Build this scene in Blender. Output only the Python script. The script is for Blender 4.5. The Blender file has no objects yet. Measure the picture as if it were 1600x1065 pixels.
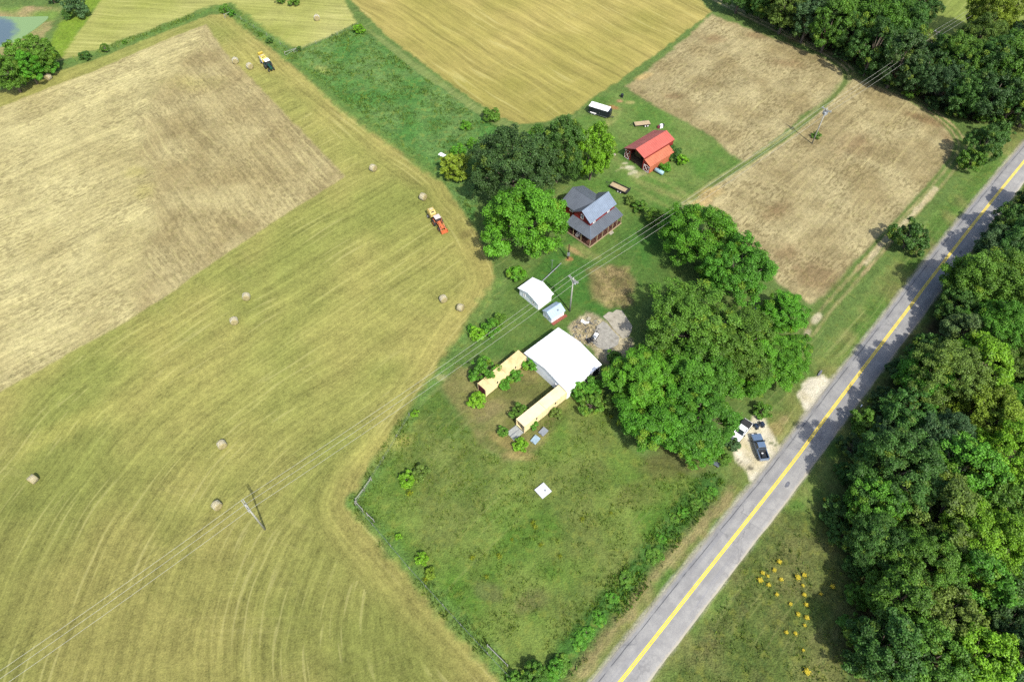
import bpy, math, random
import numpy as np
from mathutils import Vector, Matrix

# ------------------------------------------------------------------ camera, sky, sun, exposure
SC = bpy.context.scene
COL = SC.collection
CAM_H, PITCH, FPX, PW, PH = 115.0, math.radians(54.0), 1067.0, 1600.0, 1065.0
cam = bpy.data.cameras.new('camera'); cam_o = bpy.data.objects.new('camera', cam); COL.objects.link(cam_o)
cam.sensor_width = 36.0; cam.sensor_fit = 'HORIZONTAL'; cam.lens = FPX / PW * 36.0
cam.clip_start = 1.0; cam.clip_end = 9000.0
cam_o.location = (0, 0, CAM_H); cam_o.rotation_euler = (math.pi / 2 - PITCH, 0, 0)
SC.camera = cam_o
SUN_EL = math.radians(51.0); SUN_AZ = math.atan2(0.494, -0.870)      # azimuth from +Y towards +X
sun_dir = Vector((math.sin(SUN_AZ) * math.cos(SUN_EL), math.cos(SUN_AZ) * math.cos(SUN_EL), math.sin(SUN_EL)))
W = bpy.data.worlds.new('World'); SC.world = W; W.use_nodes = True
nt = W.node_tree; nt.nodes.clear()
wo = nt.nodes.new('ShaderNodeOutputWorld'); bg = nt.nodes.new('ShaderNodeBackground'); sk = nt.nodes.new('ShaderNodeTexSky')
sk.sky_type = 'NISHITA'; sk.sun_disc = False; sk.sun_elevation = SUN_EL; sk.sun_rotation = SUN_AZ
sk.air_density = 1.0; sk.dust_density = 2.5; sk.ozone_density = 1.0
bg.inputs['Strength'].default_value = 0.147
nt.links.new(sk.outputs[0], bg.inputs[0]); nt.links.new(bg.outputs[0], wo.inputs[0])
sl = bpy.data.lights.new('sun', 'SUN'); sl.energy = 3.7; sl.angle = math.radians(0.9); sl.color = (1.0, 0.96, 0.88)
so = bpy.data.objects.new('sun', sl); COL.objects.link(so); so.rotation_euler = sun_dir.to_track_quat('Z', 'Y').to_euler()
so.location = sun_dir * 300
vs = SC.view_settings
vs.view_transform = 'Standard'; vs.look = 'None'; vs.exposure = 0.8; vs.gamma = 1.0; vs.use_curve_mapping = False
SC.cycles.use_denoising = False
SC.cycles.max_bounces = 6; SC.cycles.diffuse_bounces = 3; SC.cycles.glossy_bounces = 2; SC.cycles.transmission_bounces = 3

# ------------------------------------------------------------------ helpers
def G(x, y, z=0.0):
    """the point at height z that a survey mark (x, y) of the aerial picture stands on"""
    c, s = math.cos(PITCH), math.sin(PITCH)
    dx, dn = x - PW / 2, y - PH / 2
    d = (dx, c * FPX - s * dn, -s * FPX - c * dn)
    t = (z - CAM_H) / d[2]
    return (d[0] * t, d[1] * t)
def slant(x, y):
    g = G(x, y); return math.sqrt(g[0]**2 + g[1]**2 + CAM_H**2) / math.sqrt(FPX**2 + (x - PW/2)**2 + (y - PH/2)**2)
def GP(pts): return np.array([G(*p) for p in pts])
def lin(r, g, b):
    f = lambda c: (c / 255 / 12.92) if c <= 10 else ((c / 255 + .055) / 1.055) ** 2.4
    return np.array([f(r), f(g), f(b)])
KEXP = 1.95
def alb(r, g, b): return np.clip(lin(r, g, b) / KEXP, 0.004, 0.82)

def new_mat(name):
    m = bpy.data.materials.new(name); m.use_nodes = True
    n = m.node_tree; n.nodes.clear(); o = n.nodes.new('ShaderNodeOutputMaterial')
    return m, n, o
def nd(n, t, **kw):
    x = n.nodes.new(t)
    for k, v in kw.items():
        if k in x.inputs: x.inputs[k].default_value = v
        else: setattr(x, k, v)
    return x
def mth(n, op, a, b=None, clamp=False):
    x = n.nodes.new('ShaderNodeMath'); x.operation = op; x.use_clamp = clamp
    for i, v in enumerate((a, b)):
        if v is None: continue
        if isinstance(v, (int, float)): x.inputs[i].default_value = v
        else: n.links.new(v, x.inputs[i])
    return x.outputs[0]
def mixc(n, f, a, b, bt='MIX'):
    x = n.nodes.new('ShaderNodeMix'); x.data_type = 'RGBA'; x.blend_type = bt; x.clamp_factor = True
    for s, v in ((x.inputs[0], f), (x.inputs[6], a), (x.inputs[7], b)):
        if isinstance(v, (int, float)): s.default_value = v
        elif isinstance(v, (tuple, list, np.ndarray)): s.default_value = tuple(v)[:3] + (1,)
        else: n.links.new(v, s)
    return x.outputs[2]
def noise(n, vec, scale, detail=3, rough=.55, dim='3D'):
    x = n.nodes.new('ShaderNodeTexNoise'); x.noise_dimensions = dim
    x.inputs['Scale'].default_value = scale; x.inputs['Detail'].default_value = detail; x.inputs['Roughness'].default_value = rough
    n.links.new(vec, x.inputs['Vector']); return x.outputs['Fac']
def ramp(n, f, lo, hi):
    x = n.nodes.new('ShaderNodeMapRange'); x.interpolation_type = 'SMOOTHSTEP'
    x.inputs[1].default_value = lo; x.inputs[2].default_value = hi
    n.links.new(f, x.inputs[0]); return x.outputs[0]
_mats = {}
def mat(name, col, rough=.6, metal=0.0, var=.25, scale=1.5, dirt=None, spec=.4):
    """painted / worn surface: base colour with blotches, streaks of dirt and a fine bump"""
    if name in _mats: return _mats[name]
    m, n, o = new_mat(name)
    b = nd(n, 'ShaderNodeBsdfPrincipled', Roughness=rough, Metallic=metal)
    b.inputs['Specular IOR Level'].default_value = spec
    tc = nd(n, 'ShaderNodeTexCoord')
    a = noise(n, tc.outputs['Object'], scale, 5, .65)
    c = np.array(col[:3])
    base = mixc(n, ramp(n, a, .3, .75), tuple(c * (1 - var)), tuple(np.minimum(c * (1 + var * .6), .85)))
    if dirt is not None:
        d = noise(n, tc.outputs['Object'], scale * .45, 6, .7)
        base = mixc(n, ramp(n, d, .52, .72), base, tuple(dirt))
    n.links.new(base, b.inputs['Base Color'])
    bp = nd(n, 'ShaderNodeBump', Strength=.25, Distance=.02)
    n.links.new(noise(n, tc.outputs['Object'], scale * 8, 3), bp.inputs['Height']); n.links.new(bp.outputs[0], b.inputs['Normal'])
    n.links.new(b.outputs[0], o.inputs[0]); _mats[name] = m; return m
def glass(name='window_glass'):
    if name in _mats: return _mats[name]
    m, n, o = new_mat(name); b = nd(n, 'ShaderNodeBsdfPrincipled', Roughness=.06)
    b.inputs['Base Color'].default_value = (.02, .025, .03, 1); b.inputs['Specular IOR Level'].default_value = .8
    n.links.new(b.outputs[0], o.inputs[0]); _mats[name] = m; return m

def tag(o, label=None, cat=None, group=None, kind=None):
    if label: o['label'] = label
    if cat: o['category'] = cat
    if group: o['group'] = group
    if kind: o['kind'] = kind
    return o
def empty(name, loc, rz=0.0, **kw):
    o = bpy.data.objects.new(name, None); COL.objects.link(o); o.empty_display_size = .3
    o.location = loc; o.rotation_euler = (0, 0, rz); return tag(o, **kw)
def link(name, me, parent=None, loc=None):
    o = bpy.data.objects.new(name, me); COL.objects.link(o)
    if parent is not None: o.parent = parent
    if loc is not None: o.location = loc
    return o
class MB:
    def __init__(s): s.v = []; s.f = []
    def add(s, vs, fs):
        k = len(s.v); s.v += [tuple(v) for v in vs]; s.f += [tuple(i + k for i in f) for f in fs]; return s
    def box(s, c, d, rz=0.0, taper=1.0):
        x, y, z = d[0]/2, d[1]/2, d[2]/2; cs, sn = math.cos(rz), math.sin(rz); vs = []
        for k, t in ((-1, 1.0), (1, taper)):
            for (i, j) in ((-1, -1), (1, -1), (1, 1), (-1, 1)):
                px, py = i*x*t, j*y*t
                vs.append((c[0] + px*cs - py*sn, c[1] + px*sn + py*cs, c[2] + k*z))
        return s.add(vs, [(3,2,1,0), (4,5,6,7), (0,1,5,4), (1,2,6,5), (2,3,7,6), (3,0,4,7)])
    def bb(s, x0, x1, y0, y1, z0, z1): return s.box(((x0+x1)/2, (y0+y1)/2, (z0+z1)/2), (x1-x0, y1-y0, z1-z0))
    def prism(s, prof, y0, y1, axis='y'):
        """closed profile (p, z) swept from y0 to y1"""
        k = len(prof)
        if axis == 'y': vs = [(p, y0, z) for p, z in prof] + [(p, y1, z) for p, z in prof]
        else: vs = [(y0, p, z) for p, z in prof] + [(y1, p, z) for p, z in prof]
        return s.add(vs, [tuple(range(k)), tuple(range(2*k-1, k-1, -1))] + [(i, i+k, (i+1) % k + k, (i+1) % k) for i in range(k)])
    def plate(s, pts, t):
        """slab: polygon of 3-D points thickened by t downwards"""
        k = len(pts); vs = [tuple(p) for p in pts] + [(p[0], p[1], p[2]-t) for p in pts]
        return s.add(vs, [tuple(range(k)), tuple(range(2*k-1, k-1, -1))] + [(i, i+k, (i+1) % k + k, (i+1) % k) for i in range(k)])
    def tube(s, pts, rs, n=8, cap=True):
        pts = [Vector(p) for p in pts]
        if isinstance(rs, (int, float)): rs = [rs]*len(pts)
        k0 = len(s.v); vs = []
        for i, p in enumerate(pts):
            t = (pts[min(i+1, len(pts)-1)] - pts[max(i-1, 0)]).normalized()
            a = t.cross(Vector((0, 0, 1)))
            if a.length < .01: a = t.cross(Vector((1, 0, 0)))
            a.normalize(); b = t.cross(a)
            for j in range(n):
                w = 2*math.pi*j/n; vs.append(tuple(p + (a*math.cos(w) + b*math.sin(w))*rs[i]))
        fs = [(i*n+j, i*n+(j+1) % n, (i+1)*n+(j+1) % n, (i+1)*n+j) for i in range(len(pts)-1) for j in range(n)]
        if cap: fs += [tuple(range(n-1, -1, -1)), tuple(range((len(pts)-1)*n, len(pts)*n))]
        return s.add(vs, fs)
    def mesh(s, name, m, smooth=False):
        me = bpy.data.meshes.new(name); me.from_pydata(s.v, [], s.f)
        me.materials.append(m)
        if smooth: me.polygons.foreach_set('use_smooth', [True]*len(me.polygons))
        me.update(); return me
    def build(s, name, m, parent=None, smooth=False, loc=None, bevel=0):
        o = link(name, s.mesh(name, m, smooth), parent, loc)
        if bevel:
            b = o.modifiers.new('bevel', 'BEVEL'); b.width = bevel; b.segments = 2; b.limit_method = 'ANGLE'
        return o
def np_mesh(name, V, F, m, attrs=(), smooth=False):
    """V (n,3), F (k,4) or (k,3)"""
    me = bpy.data.meshes.new(name); V = np.asarray(V, np.float32); F = np.asarray(F, np.int32); w = F.shape[1]
    me.vertices.add(len(V)); me.vertices.foreach_set('co', V.ravel())
    me.loops.add(F.size); me.loops.foreach_set('vertex_index', F.ravel())
    me.polygons.add(len(F)); me.polygons.foreach_set('loop_start', np.arange(0, F.size, w, dtype=np.int32))
    if smooth: me.polygons.foreach_set('use_smooth', np.ones(len(F), bool))
    for an, ty, data in attrs:
        a = me.attributes.new(an, ty, 'POINT'); key = {'FLOAT': 'value', 'FLOAT_COLOR': 'color', 'FLOAT_VECTOR': 'vector'}[ty]
        a.data.foreach_set(key, np.asarray(data, np.float32).ravel())
    me.update(calc_edges=True); me.validate(); me.materials.append(m); return me

# numpy value noise
def vnoise(x, y, seed=0):
    ix, iy = np.floor(x), np.floor(y); fx, fy = x - ix, y - iy
    fx = fx*fx*(3-2*fx); fy = fy*fy*(3-2*fy)
    def h(a, b):
        q = np.sin(a*127.1 + b*311.7 + seed*74.7) * 43758.5453; return q - np.floor(q)
    return (h(ix, iy)*(1-fx) + h(ix+1, iy)*fx)*(1-fy) + (h(ix, iy+1)*(1-fx) + h(ix+1, iy+1)*fx)*fy
def fbm(x, y, seed=0, octv=3):
    r = 0; a = .5; t = 0
    for k in range(octv): r = r + a*vnoise(x*2**k, y*2**k, seed+k*13); t += a; a *= .5
    return r / t
def sstep(e0, e1, x):
    t = np.clip((x-e0)/(e1-e0), 0, 1); return t*t*(3-2*t)
def sdist(poly, X, Y):
    """signed distance to a closed polygon, positive inside"""
    P = np.asarray(poly); d = np.full(X.shape, 1e9); ins = np.zeros(X.shape, bool)
    for i in range(len(P)):
        a, b = P[i], P[(i+1) % len(P)]; e = b - a
        t = np.clip(((X-a[0])*e[0] + (Y-a[1])*e[1]) / max(e@e, 1e-9), 0, 1)
        d = np.minimum(d, (X-a[0]-t*e[0])**2 + (Y-a[1]-t*e[1])**2)
        c = (a[1] > Y) != (b[1] > Y)
        if abs(e[1]) > 1e-9: ins ^= c & (X < e[0]*(Y-a[1])/e[1] + a[0])
    d = np.sqrt(d); return np.where(ins, d, -d)
def pdist(line, X, Y):
    """distance to, arc length along and side of an open polyline"""
    P = np.asarray(line); d = np.full(X.shape, 1e9); s = np.zeros(X.shape); sg = np.zeros(X.shape); acc = 0.0
    for i in range(len(P)-1):
        a, b = P[i], P[i+1]; e = b - a; L = math.sqrt(e@e)
        t = np.clip(((X-a[0])*e[0] + (Y-a[1])*e[1]) / (L*L), 0, 1)
        q = (X-a[0]-t*e[0])**2 + (Y-a[1]-t*e[1])**2; w = q < d
        d = np.where(w, q, d); s = np.where(w, acc + t*L, s); sg = np.where(w, np.sign(e[0]*(Y-a[1]) - e[1]*(X-a[0])), sg); acc += L
    return np.sqrt(d), s, sg
def smooth_line(pts, n=8):
    """Catmull-Rom through the points"""
    P = np.asarray(pts, float); P = np.vstack([2*P[0]-P[1], P, 2*P[-1]-P[-2]]); out = []
    for i in range(1, len(P)-2):
        for k in range(n):
            t = k/n; a, b, c, d = P[i-1], P[i], P[i+1], P[i+2]
            out.append(.5*((2*b) + (c-a)*t + (2*a-5*b+4*c-d)*t*t + (3*b-a-3*c+d)*t**3))
    out.append(P[-2]); return np.array(out)

# ------------------------------------------------------------------ the survey: field outlines and lines
STUBBLE = GP([(-160,232),(0,168),(75,138),(150,110),(250,66),(322,38),(350,80),(440,172),(540,276),(450,332),(350,398),(270,455),(200,500),(120,545),(0,612),(-160,700)])
RIDGE = GP([(325,40),(300,80),(262,130),(225,180),(215,225),(232,270),(240,330),(230,400),(215,500)])
HAY = GP([(-200,220),(0,142),(75,116),(150,93),(250,53),(330,23),(352,22),(372,30),(440,88),(530,164),(610,222),(690,280),(735,348),(765,403),(777,440),(763,477),(718,532),(678,592),(640,648),(600,717),(562,770),(556,790),(575,815),(640,890),(720,978),(790,1060),(850,1130),(850,1200),(-300,1200)])
HAYEDGE = GP([(300,-20),(360,22),(440,88),(530,164),(610,222),(690,280),(735,348),(765,403),(777,440),(763,477),(718,532),(678,592),(640,648),(600,717),(565,765),(556,788),(575,815),(640,890),(720,978),(790,1060),(850,1140)])
MEADOW = GP([(88,96),(100,75),(135,35),(160,-5),(185,-60),(450,-60),(545,-60),(538,2),(558,36),(515,58),(470,76),(445,70),(385,30),(365,12),(345,8),(320,16),(240,48),(200,66),(130,90)])
STRIPED = GP([(560,-80),(548,0),(600,52),(660,98),(720,143),(775,180),(812,194),(850,190),(895,178),(930,150),(975,120),(1050,66),(1113,18),(1095,0),(1000,-80)])
TALL = GP([(455,90),(470,84),(515,64),(560,42),(600,72),(640,104),(720,162),(785,203),(800,225),(765,245),(748,300),(738,345),(690,280),(610,216),(530,156)])
DRY1 = GP([(978,135),(1040,88),(1112,22),(1200,57),(1290,92),(1313,107),(1317,126),(1294,150),(1234,198),(1166,252),(1140,243),(1115,215),(1070,190),(1020,165)])
DRY2 = GP([(1336,121),(1420,150),(1470,185),(1490,215),(1489,245),(1450,290),(1400,345),(1330,415),(1288,462),(1266,474),(1225,450),(1180,400),(1150,370),(1120,335),(1082,310),(1116,287),(1176,255),(1236,207),(1307,151)])
PASTURE = GP([(640,648),(685,608),(715,650),(760,702),(800,724),(838,702),(850,660),(890,615),(940,600),(960,680),(1000,715),(1085,745),(1105,757),(1050,812),(960,922),(870,1022),(840,1065),(820,1130),(790,1080),(720,978),(640,888),(560,787),(600,717)])
DRYGRASS = GP([(688,606),(715,572),(745,580),(830,545),(890,610),(885,640),(840,702),(802,724),(765,703),(720,652)])
LAWN = GP([(790,450),(830,420),(880,380),(890,330),(900,180),(930,152),(980,145),(1020,165),(1110,215),(1160,255),(1085,312),(1055,330),(1062,440),(995,480),(900,520),(838,545),(745,562),(700,590),(690,598),(730,540),(780,472)])
WOOD = GP([(1640,255),(1600,290),(1560,345),(1480,440),(1420,540),(1370,620),(1330,700),(1318,760),(1310,830),(1340,900),(1335,960),(1325,1065),(1300,1200),(2100,1200),(2100,150)])
FARWOOD = GP([(1060,-80),(1135,-5),(1165,12),(1250,62),(1330,98),(1400,142),(1480,180),(1560,197),(1640,180),(1800,180),(1800,70),(1600,55),(1560,75),(1470,75),(1440,40),(1440,-80)])
FARFIELD = GP([(1380,-120),(1400,30),(1450,90),(1620,120),(1900,150),(1900,-120)])
LOT = GP([(1143,700),(1160,682),(1180,652),(1196,655),(1212,690),(1226,702),(1200,738),(1174,750),(1168,738),(1150,716)])
DRIVE = GP([(1244,614),(1258,594),(1282,586),(1304,594),(1312,602),(1280,644),(1256,640)])
JUNKYARD = GP([(885,512),(905,495),(925,488),(945,500),(985,530),(990,560),(965,575),(940,565),(925,545)])
POND = GP([(-80,28),(0,26),(30,27),(62,26),(76,27),(62,40),(45,52),(30,62),(10,70),(-80,95)])
POND_BANK = GP([(-100,8),(0,12),(50,11),(95,12),(92,26),(75,48),(62,68),(40,78),(0,95),(-100,120)])
ROADC = smooth_line(GP([(860,1198),(968.5,1065),(1100,898),(1231,732),(1280,666),(1323.6,608),(1412.6,491),(1456,433),(1534.5,333),(1600,252.5),(1690,145),(1790,30),(1880,-70)]), 10)
ROAD_W = 3.02
LANE1 = smooth_line(GP([(1040,-45),(1105,-8),(1200,40),(1260,68),(1310,94),(1335,116)]), 6)
LANE2 = smooth_line(GP([(1335,116),(1400,140),(1462,178),(1498,212),(1500,242),(1462,292),(1390,372),(1330,440),(1290,485),(1265,520)]), 6)
TRACK = smooth_line(GP([(1300,98),(1319,112),(1313,140),(1240,207),(1170,253),(1120,285),(1082,312)]), 6)
DITCH = smooth_line(GP([(1110,757),(1080,790),(1030,850),(960,940),(900,1010),(840,1075)]), 6)

def axis_uv(p0, p1, X, Y):
    a, b = np.array(G(*p0)), np.array(G(*p1)); d = (b-a)/np.linalg.norm(b-a)
    return -(X-a[0])*d[1] + (Y-a[1])*d[0], (X-a[0])*d[0] + (Y-a[1])*d[1]

# ------------------------------------------------------------------ ground: one continuous sheet, cut along the field edges
def spaced(lo, hi, s, far):
    mid = np.arange(lo, hi + s*.5, s); up = []; step = s
    v = mid[-1]
    while v < far: step *= 1.35; v += step; up.append(v)
    dn = []; step = s; v = mid[0]
    while v > -far: step *= 1.35; v -= step; dn.append(v)
    return np.array(dn[::-1] + list(mid) + up)
gx = spaced(-172, 172, .44, 3000)
ym = [6.0]
while ym[-1] < 226: ym.append(ym[-1] + .38 + .0016*ym[-1])
ym = np.array(ym); up = []; st = .75; v = ym[-1]
while v < 3500: st *= 1.35; v += st; up.append(v)
dn = []; st = .4; v = ym[0]
while v > -3000: st *= 1.35; v -= st; dn.append(v)
gy = np.array(dn[::-1] + list(ym) + up)
NX, NY = len(gx), len(gy)
X, Y = np.meshgrid(gx, gy); X = X.ravel(); Y = Y.ravel()
near = (np.abs(X) < 260) & (Y > -30) & (Y < 330)
Xn, Yn = X[near], Y[near]
nb = (fbm(Xn/6, Yn/6, 3, 4) - .5) * 2
nf = (fbm(Xn/1.6, Yn/1.6, 9, 3) - .5) * 2
nl = (fbm(Xn/28, Yn/28, 17, 3) - .5) * 2
N = len(Xn)
col = np.zeros((N, 3)) + alb(104, 130, 66); par = np.zeros((N, 4)); uv = np.zeros((N, 2)); zz = np.zeros(N); cls = np.zeros(N, int)
uv[:, 0] = Xn*.7 - Yn*.7; uv[:, 1] = Xn*.7 + Yn*.7
par[:] = (.12, .5, .5, 0)
CLS = ['ground']
def layer(poly, colour, name=None, w=.5, amp=.7, p=None, uvs=None, z=None, line_half=None, mul=1.0):
    """lay a field over the ground: soft ragged edge, own colour, row direction, roughness"""
    global col, par, uv, zz, cls
    sd = sdist(poly, Xn, Yn) if line_half is None else line_half - pdist(poly, Xn, Yn)[0]
    m = sstep(-w, w, sd + nf*amp + nb*amp*.6) * mul
    c = colour if isinstance(colour, np.ndarray) and colour.ndim == 2 else np.zeros((N, 3)) + np.array(colour)
    col = col*(1-m[:, None]) + c*m[:, None]
    if p is not None: par = par*(1-m[:, None]) + np.array(p)*m[:, None]
    hard = m > .5
    if uvs is not None: uv[hard] = np.stack(uvs, 1)[hard]
    if z is not None: zz = zz*(1-m) + z*m
    if name:
        if name not in CLS: CLS.append(name)
        cls[hard] = CLS.index(name)
    return m
def lerp(a, b, t): t = np.clip(t, 0, 1)[:, None]; return np.array(a)*(1-t) + np.array(b)*t
def blob(px, py, rx, ry, rot, colour, s=1.0, soft=.5, amp=.5):
    """stain with a ragged outline; sizes in metres"""
    global col
    g = G(px, py); c, sn = math.cos(rot), math.sin(rot)
    a = ((Xn-g[0])*c + (Yn-g[1])*sn)/rx; b = (-(Xn-g[0])*sn + (Yn-g[1])*c)/ry
    r = np.sqrt(a*a + b*b) + nb*amp*.6 + nf*amp*.4
    m = sstep(1+soft*.5, 1-soft, r)*s
    col = col*(1-m[:, None]) + np.array(colour)*m[:, None]; return m

# the fields ------------------------------------------------------
layer(FARFIELD, alb(140,155,75), 'far_field', p=(.2,.3,.2,0))
pale = fbm(Xn/14, Yn/14, 31, 3)
layer(MEADOW, lerp(alb(186,184,112), alb(160,166,82), pale*1.6-.3), 'meadow', p=(.25,.25,.2,0), uvs=axis_uv((360,20),(560,30), Xn, Yn))
layer(GP([(560,36),(600,60),(720,148),(812,200),(785,203),(720,165),(640,107)]), alb(132,150,84), p=(.2,.3,.4,0))
us, vs_ = axis_uv((600,52),(812,194), Xn, Yn)
layer(STRIPED, lerp(alb(184,170,98), alb(164,157,82), pale*1.8-.4), 'striped_field', w=.35, p=(.3,.16,.2,0), uvs=(us*.75, vs_))
fd, fs, _ = pdist(HAYEDGE, Xn, Yn)
us, vs_ = axis_uv((540,276),(0,612), Xn, Yn)
us = us + 2.5*np.sin(vs_/38)
cx_, cy_ = G(760, 960); rc = np.hypot(Xn-cx_, Yn-cy_); wq = sstep(78, 46, Yn + .12*Xn)
us = us*(1-wq) + (us[np.argmin((Xn+60)**2 + (Yn-62)**2)] + rc[np.argmin((Xn+60)**2 + (Yn-62)**2)] - rc)*wq
vs_ = vs_*(1-wq) + np.arctan2(cy_-Yn, cx_-Xn)*45*wq
nearf = fd < 8 + 4*nl
hu = np.where(nearf, fd + 300, us); hv = np.where(nearf, fs, vs_)
hayc = lerp(alb(168,163,92), alb(145,151,78), fbm(Xn/17, Yn/17, 41, 3)*2.4-.75)
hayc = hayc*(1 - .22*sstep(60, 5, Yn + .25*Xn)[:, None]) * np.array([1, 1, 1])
hayc = hayc*(1-sstep(9,1,fd)[:,None]*.45) + alb(176,162,96)*sstep(9,1,fd)[:,None]*.45
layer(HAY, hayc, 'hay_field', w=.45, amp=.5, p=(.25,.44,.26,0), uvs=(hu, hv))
rd, _, rs = pdist(RIDGE, Xn, Yn)
left = (rs*rd + nb*2.5) > 0
uL = axis_uv((0,168),(322,38), Xn, Yn); uR = axis_uv((350,80),(540,276), Xn, Yn)
stub = lerp(alb(208,197,140), alb(188,176,122), fbm(Xn/11, Yn/11, 51, 3)*2-.5)
flip = (sstep(-3, 3, rs*rd + nb*3)[:, None])
stub = stub*(1-flip) + lerp(alb(190,177,126), alb(168,153,106), fbm(Xn/9, Yn/9, 57, 3)*2.2-.6)*flip
layer(STUBBLE, stub, 'stubble_field', w=.3, amp=.35, p=(.25,.42,.3,.5), uvs=(np.where(left, uR[0], uL[0]), np.where(left, uR[1], uL[1])))
ut = axis_uv((1319,112),(1120,285), Xn, Yn)
dc = lerp(alb(190,177,130), alb(162,147,104), fbm(Xn/8, Yn/8, 61, 3)*2.4-.7)
for P_, nm in ((DRY1, 'dry_field'), (DRY2, 'dry_field_strip')):
    layer(P_, dc, nm, w=.6, amp=.8, p=(.2,.45,.3,.7), uvs=ut)
tc_ = lerp(alb(86,134,62), alb(108,142,76), fbm(Xn/7, Yn/7, 71, 3)*2.6-.8)
layer(TALL, tc_, 'tall_grass_field', w=.5, p=(.05,.7,1.0,0), z=.12 + .22*nf)
lawn = lerp(alb(76,120,50), alb(102,128,62), fbm(Xn/10, Yn/10, 81, 3)*2.4-.8)
lawn = lawn + (lerp(alb(96,134,58), alb(124,144,76), fbm(Xn/6, Yn/6, 83, 3)*2.4-.7) - lawn)*sstep(112, 126, Yn + nb*3)[:, None]*.8
layer(LAWN, lawn, 'lawn', w=1.2, amp=1.2, p=(.05,.5,.4,0), uvs=axis_uv((770,470),(690,598), Xn, Yn))
pc = lerp(alb(92,128,48), alb(120,140,66), fbm(Xn/6.5, Yn/6.5, 91, 3)*2.8-.9)
pc = pc + (alb(108,100,66)-pc)*(sstep(.58,.75, fbm(Xn/12, Yn/12, 97, 4))*.25)[:, None]
layer(PASTURE, pc, 'pasture', w=.6, p=(.08,.5,.8,.05), z=.06 + .12*nf)
layer(DRYGRASS, lerp(alb(148,143,88), alb(112,118,64), fbm(Xn/4, Yn/4, 99, 3)*2.6-.8), 'mown_yard', w=.9, amp=.9, p=(.12,.5,.5,.2))
# verges, ditch, banks
rdist, rarc, rside = pdist(ROADC, Xn, Yn)
vm = sstep(12, 3, rdist + nb*2)*(rside < 0)[:].astype(float)
layer(ROADC, lerp(alb(98,132,58), alb(132,138,78), fbm(Xn/5, Yn/5, 111, 3)*2.6-.8), 'road_verge', w=2, amp=1.2, line_half=8.0, p=(.2,.5,.6,.1), uvs=(rdist, rarc))
layer(DITCH, alb(66,106,46), w=1.6, amp=1.4, line_half=1.7, p=(.1,.7,1,0))
layer(GP([(1016,884),(1142,762),(1158,768),(1034,902),(915,1055),(876,1055)]), alb(160,146,100), w=1.2, amp=1.6, mul=.85)
layer(DITCH, alb(74,116,48), w=1.4, amp=1.2, line_half=1.5, p=(.1,.7,1,0))
rough_e = GP([(1175,860),(1240,790),(1300,800),(1320,860),(1340,960),(1330,1100),(1030,1100),(1090,1000)])
layer(rough_e, lerp(alb(92,110,52), alb(118,122,70), fbm(Xn/5, Yn/5, 121, 3)*2.4-.7), 'rough_grass', w=1.5, amp=1.5, p=(.1,.7,1,.1), z=.08+.15*nf)
floor = lerp(alb(60,78,40), alb(84,76,50), fbm(Xn/4, Yn/4, 131, 3)*2.4-.7)
layer(WOOD, floor, 'forest_floor', w=2, amp=2, p=(0,.8,1,.2), z=.1+.2*nf)
layer(FARWOOD, floor, 'far_forest_floor', w=1.5, amp=1.5, p=(0,.8,1,.2), z=.1+.2*nf)
layer(POND_BANK, lerp(alb(120,150,70), alb(176,156,112), fbm(Xn/6, Yn/6, 141, 3)*2-.6), 'pond_bank', w=1, amp=1.2, p=(.05,.5,.6,0))
layer(GP([(95,92),(84,96),(70,80),(92,40),(125,0),(160,-40),(180,-40),(150,10),(118,55)]), alb(128,156,52), w=.8, amp=1)
# fence rows of rough green grass
for ln, hw in ((GP([(-100,170),(0,128),(85,102),(135,88),(250,46),(330,14),(355,10)]), 1.6), (GP([(355,12),(440,76),(455,90)]), 2.2), (GP([(455,86),(530,160),(690,278)]), 1.6), (GP([(455,86),(515,61),(560,38)]), .8),
               (GP([(777,440),(720,530),(640,648),(556,785)]), 1.2), (GP([(556,785),(640,887),(800,1065)]), 1.4)):
    layer(ln, alb(104,138,66), w=.9, amp=1.1, line_half=hw, p=(.05,.6,1,0), z=.12+.15*nf, mul=.85)
# tracks
for ln, cc, nm in ((LANE1, alb(206,190,142), 'lane'), (LANE2, alb(190,172,124), 'lane_strip')):
    layer(ln, alb(104,128,64), w=.5, amp=.4, line_half=1.9)
    d_, s_, sg_ = pdist(ln, Xn, Yn)
    brk = .35 + .65*sstep(.35, .6, fbm(s_/9, d_*0+3, 5, 3)) if ln is LANE2 else 1.0
    m = sstep(.55, .12, np.abs(d_ - .85) + nf*.25)*brk
    col[:] = col*(1-m[:, None]) + cc*m[:, None]
    CLS.append(nm); cls[(d_ < 1.7)] = len(CLS)-1
layer(TRACK, alb(112,130,70), 'grass_track', w=.35, amp=.35, line_half=.5, p=(.1,.4,.5,0))
for off in (.8, 1.1):
    d_, s_, sg_ = pdist(TRACK, Xn, Yn); m = sstep(.4, .1, np.abs(d_-off) + nf*.2)*.3; col[:] = col*(1-m[:, None]) + alb(206,192,140)*m[:, None]
layer(GP([(1462,294),(1421,340),(1376,384),(1352,412)]), alb(208,194,152), w=.35, amp=.35, line_half=.55, mul=.95)
blob(1452, 308, 4.0, .8, .80, alb(200,184,140), .8)
blob(1276, 497, 1.8, .8, .9, alb(214,204,170), .9); blob(1262, 520, 1.2, .6, .9, alb(206,194,160), .8)
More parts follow.
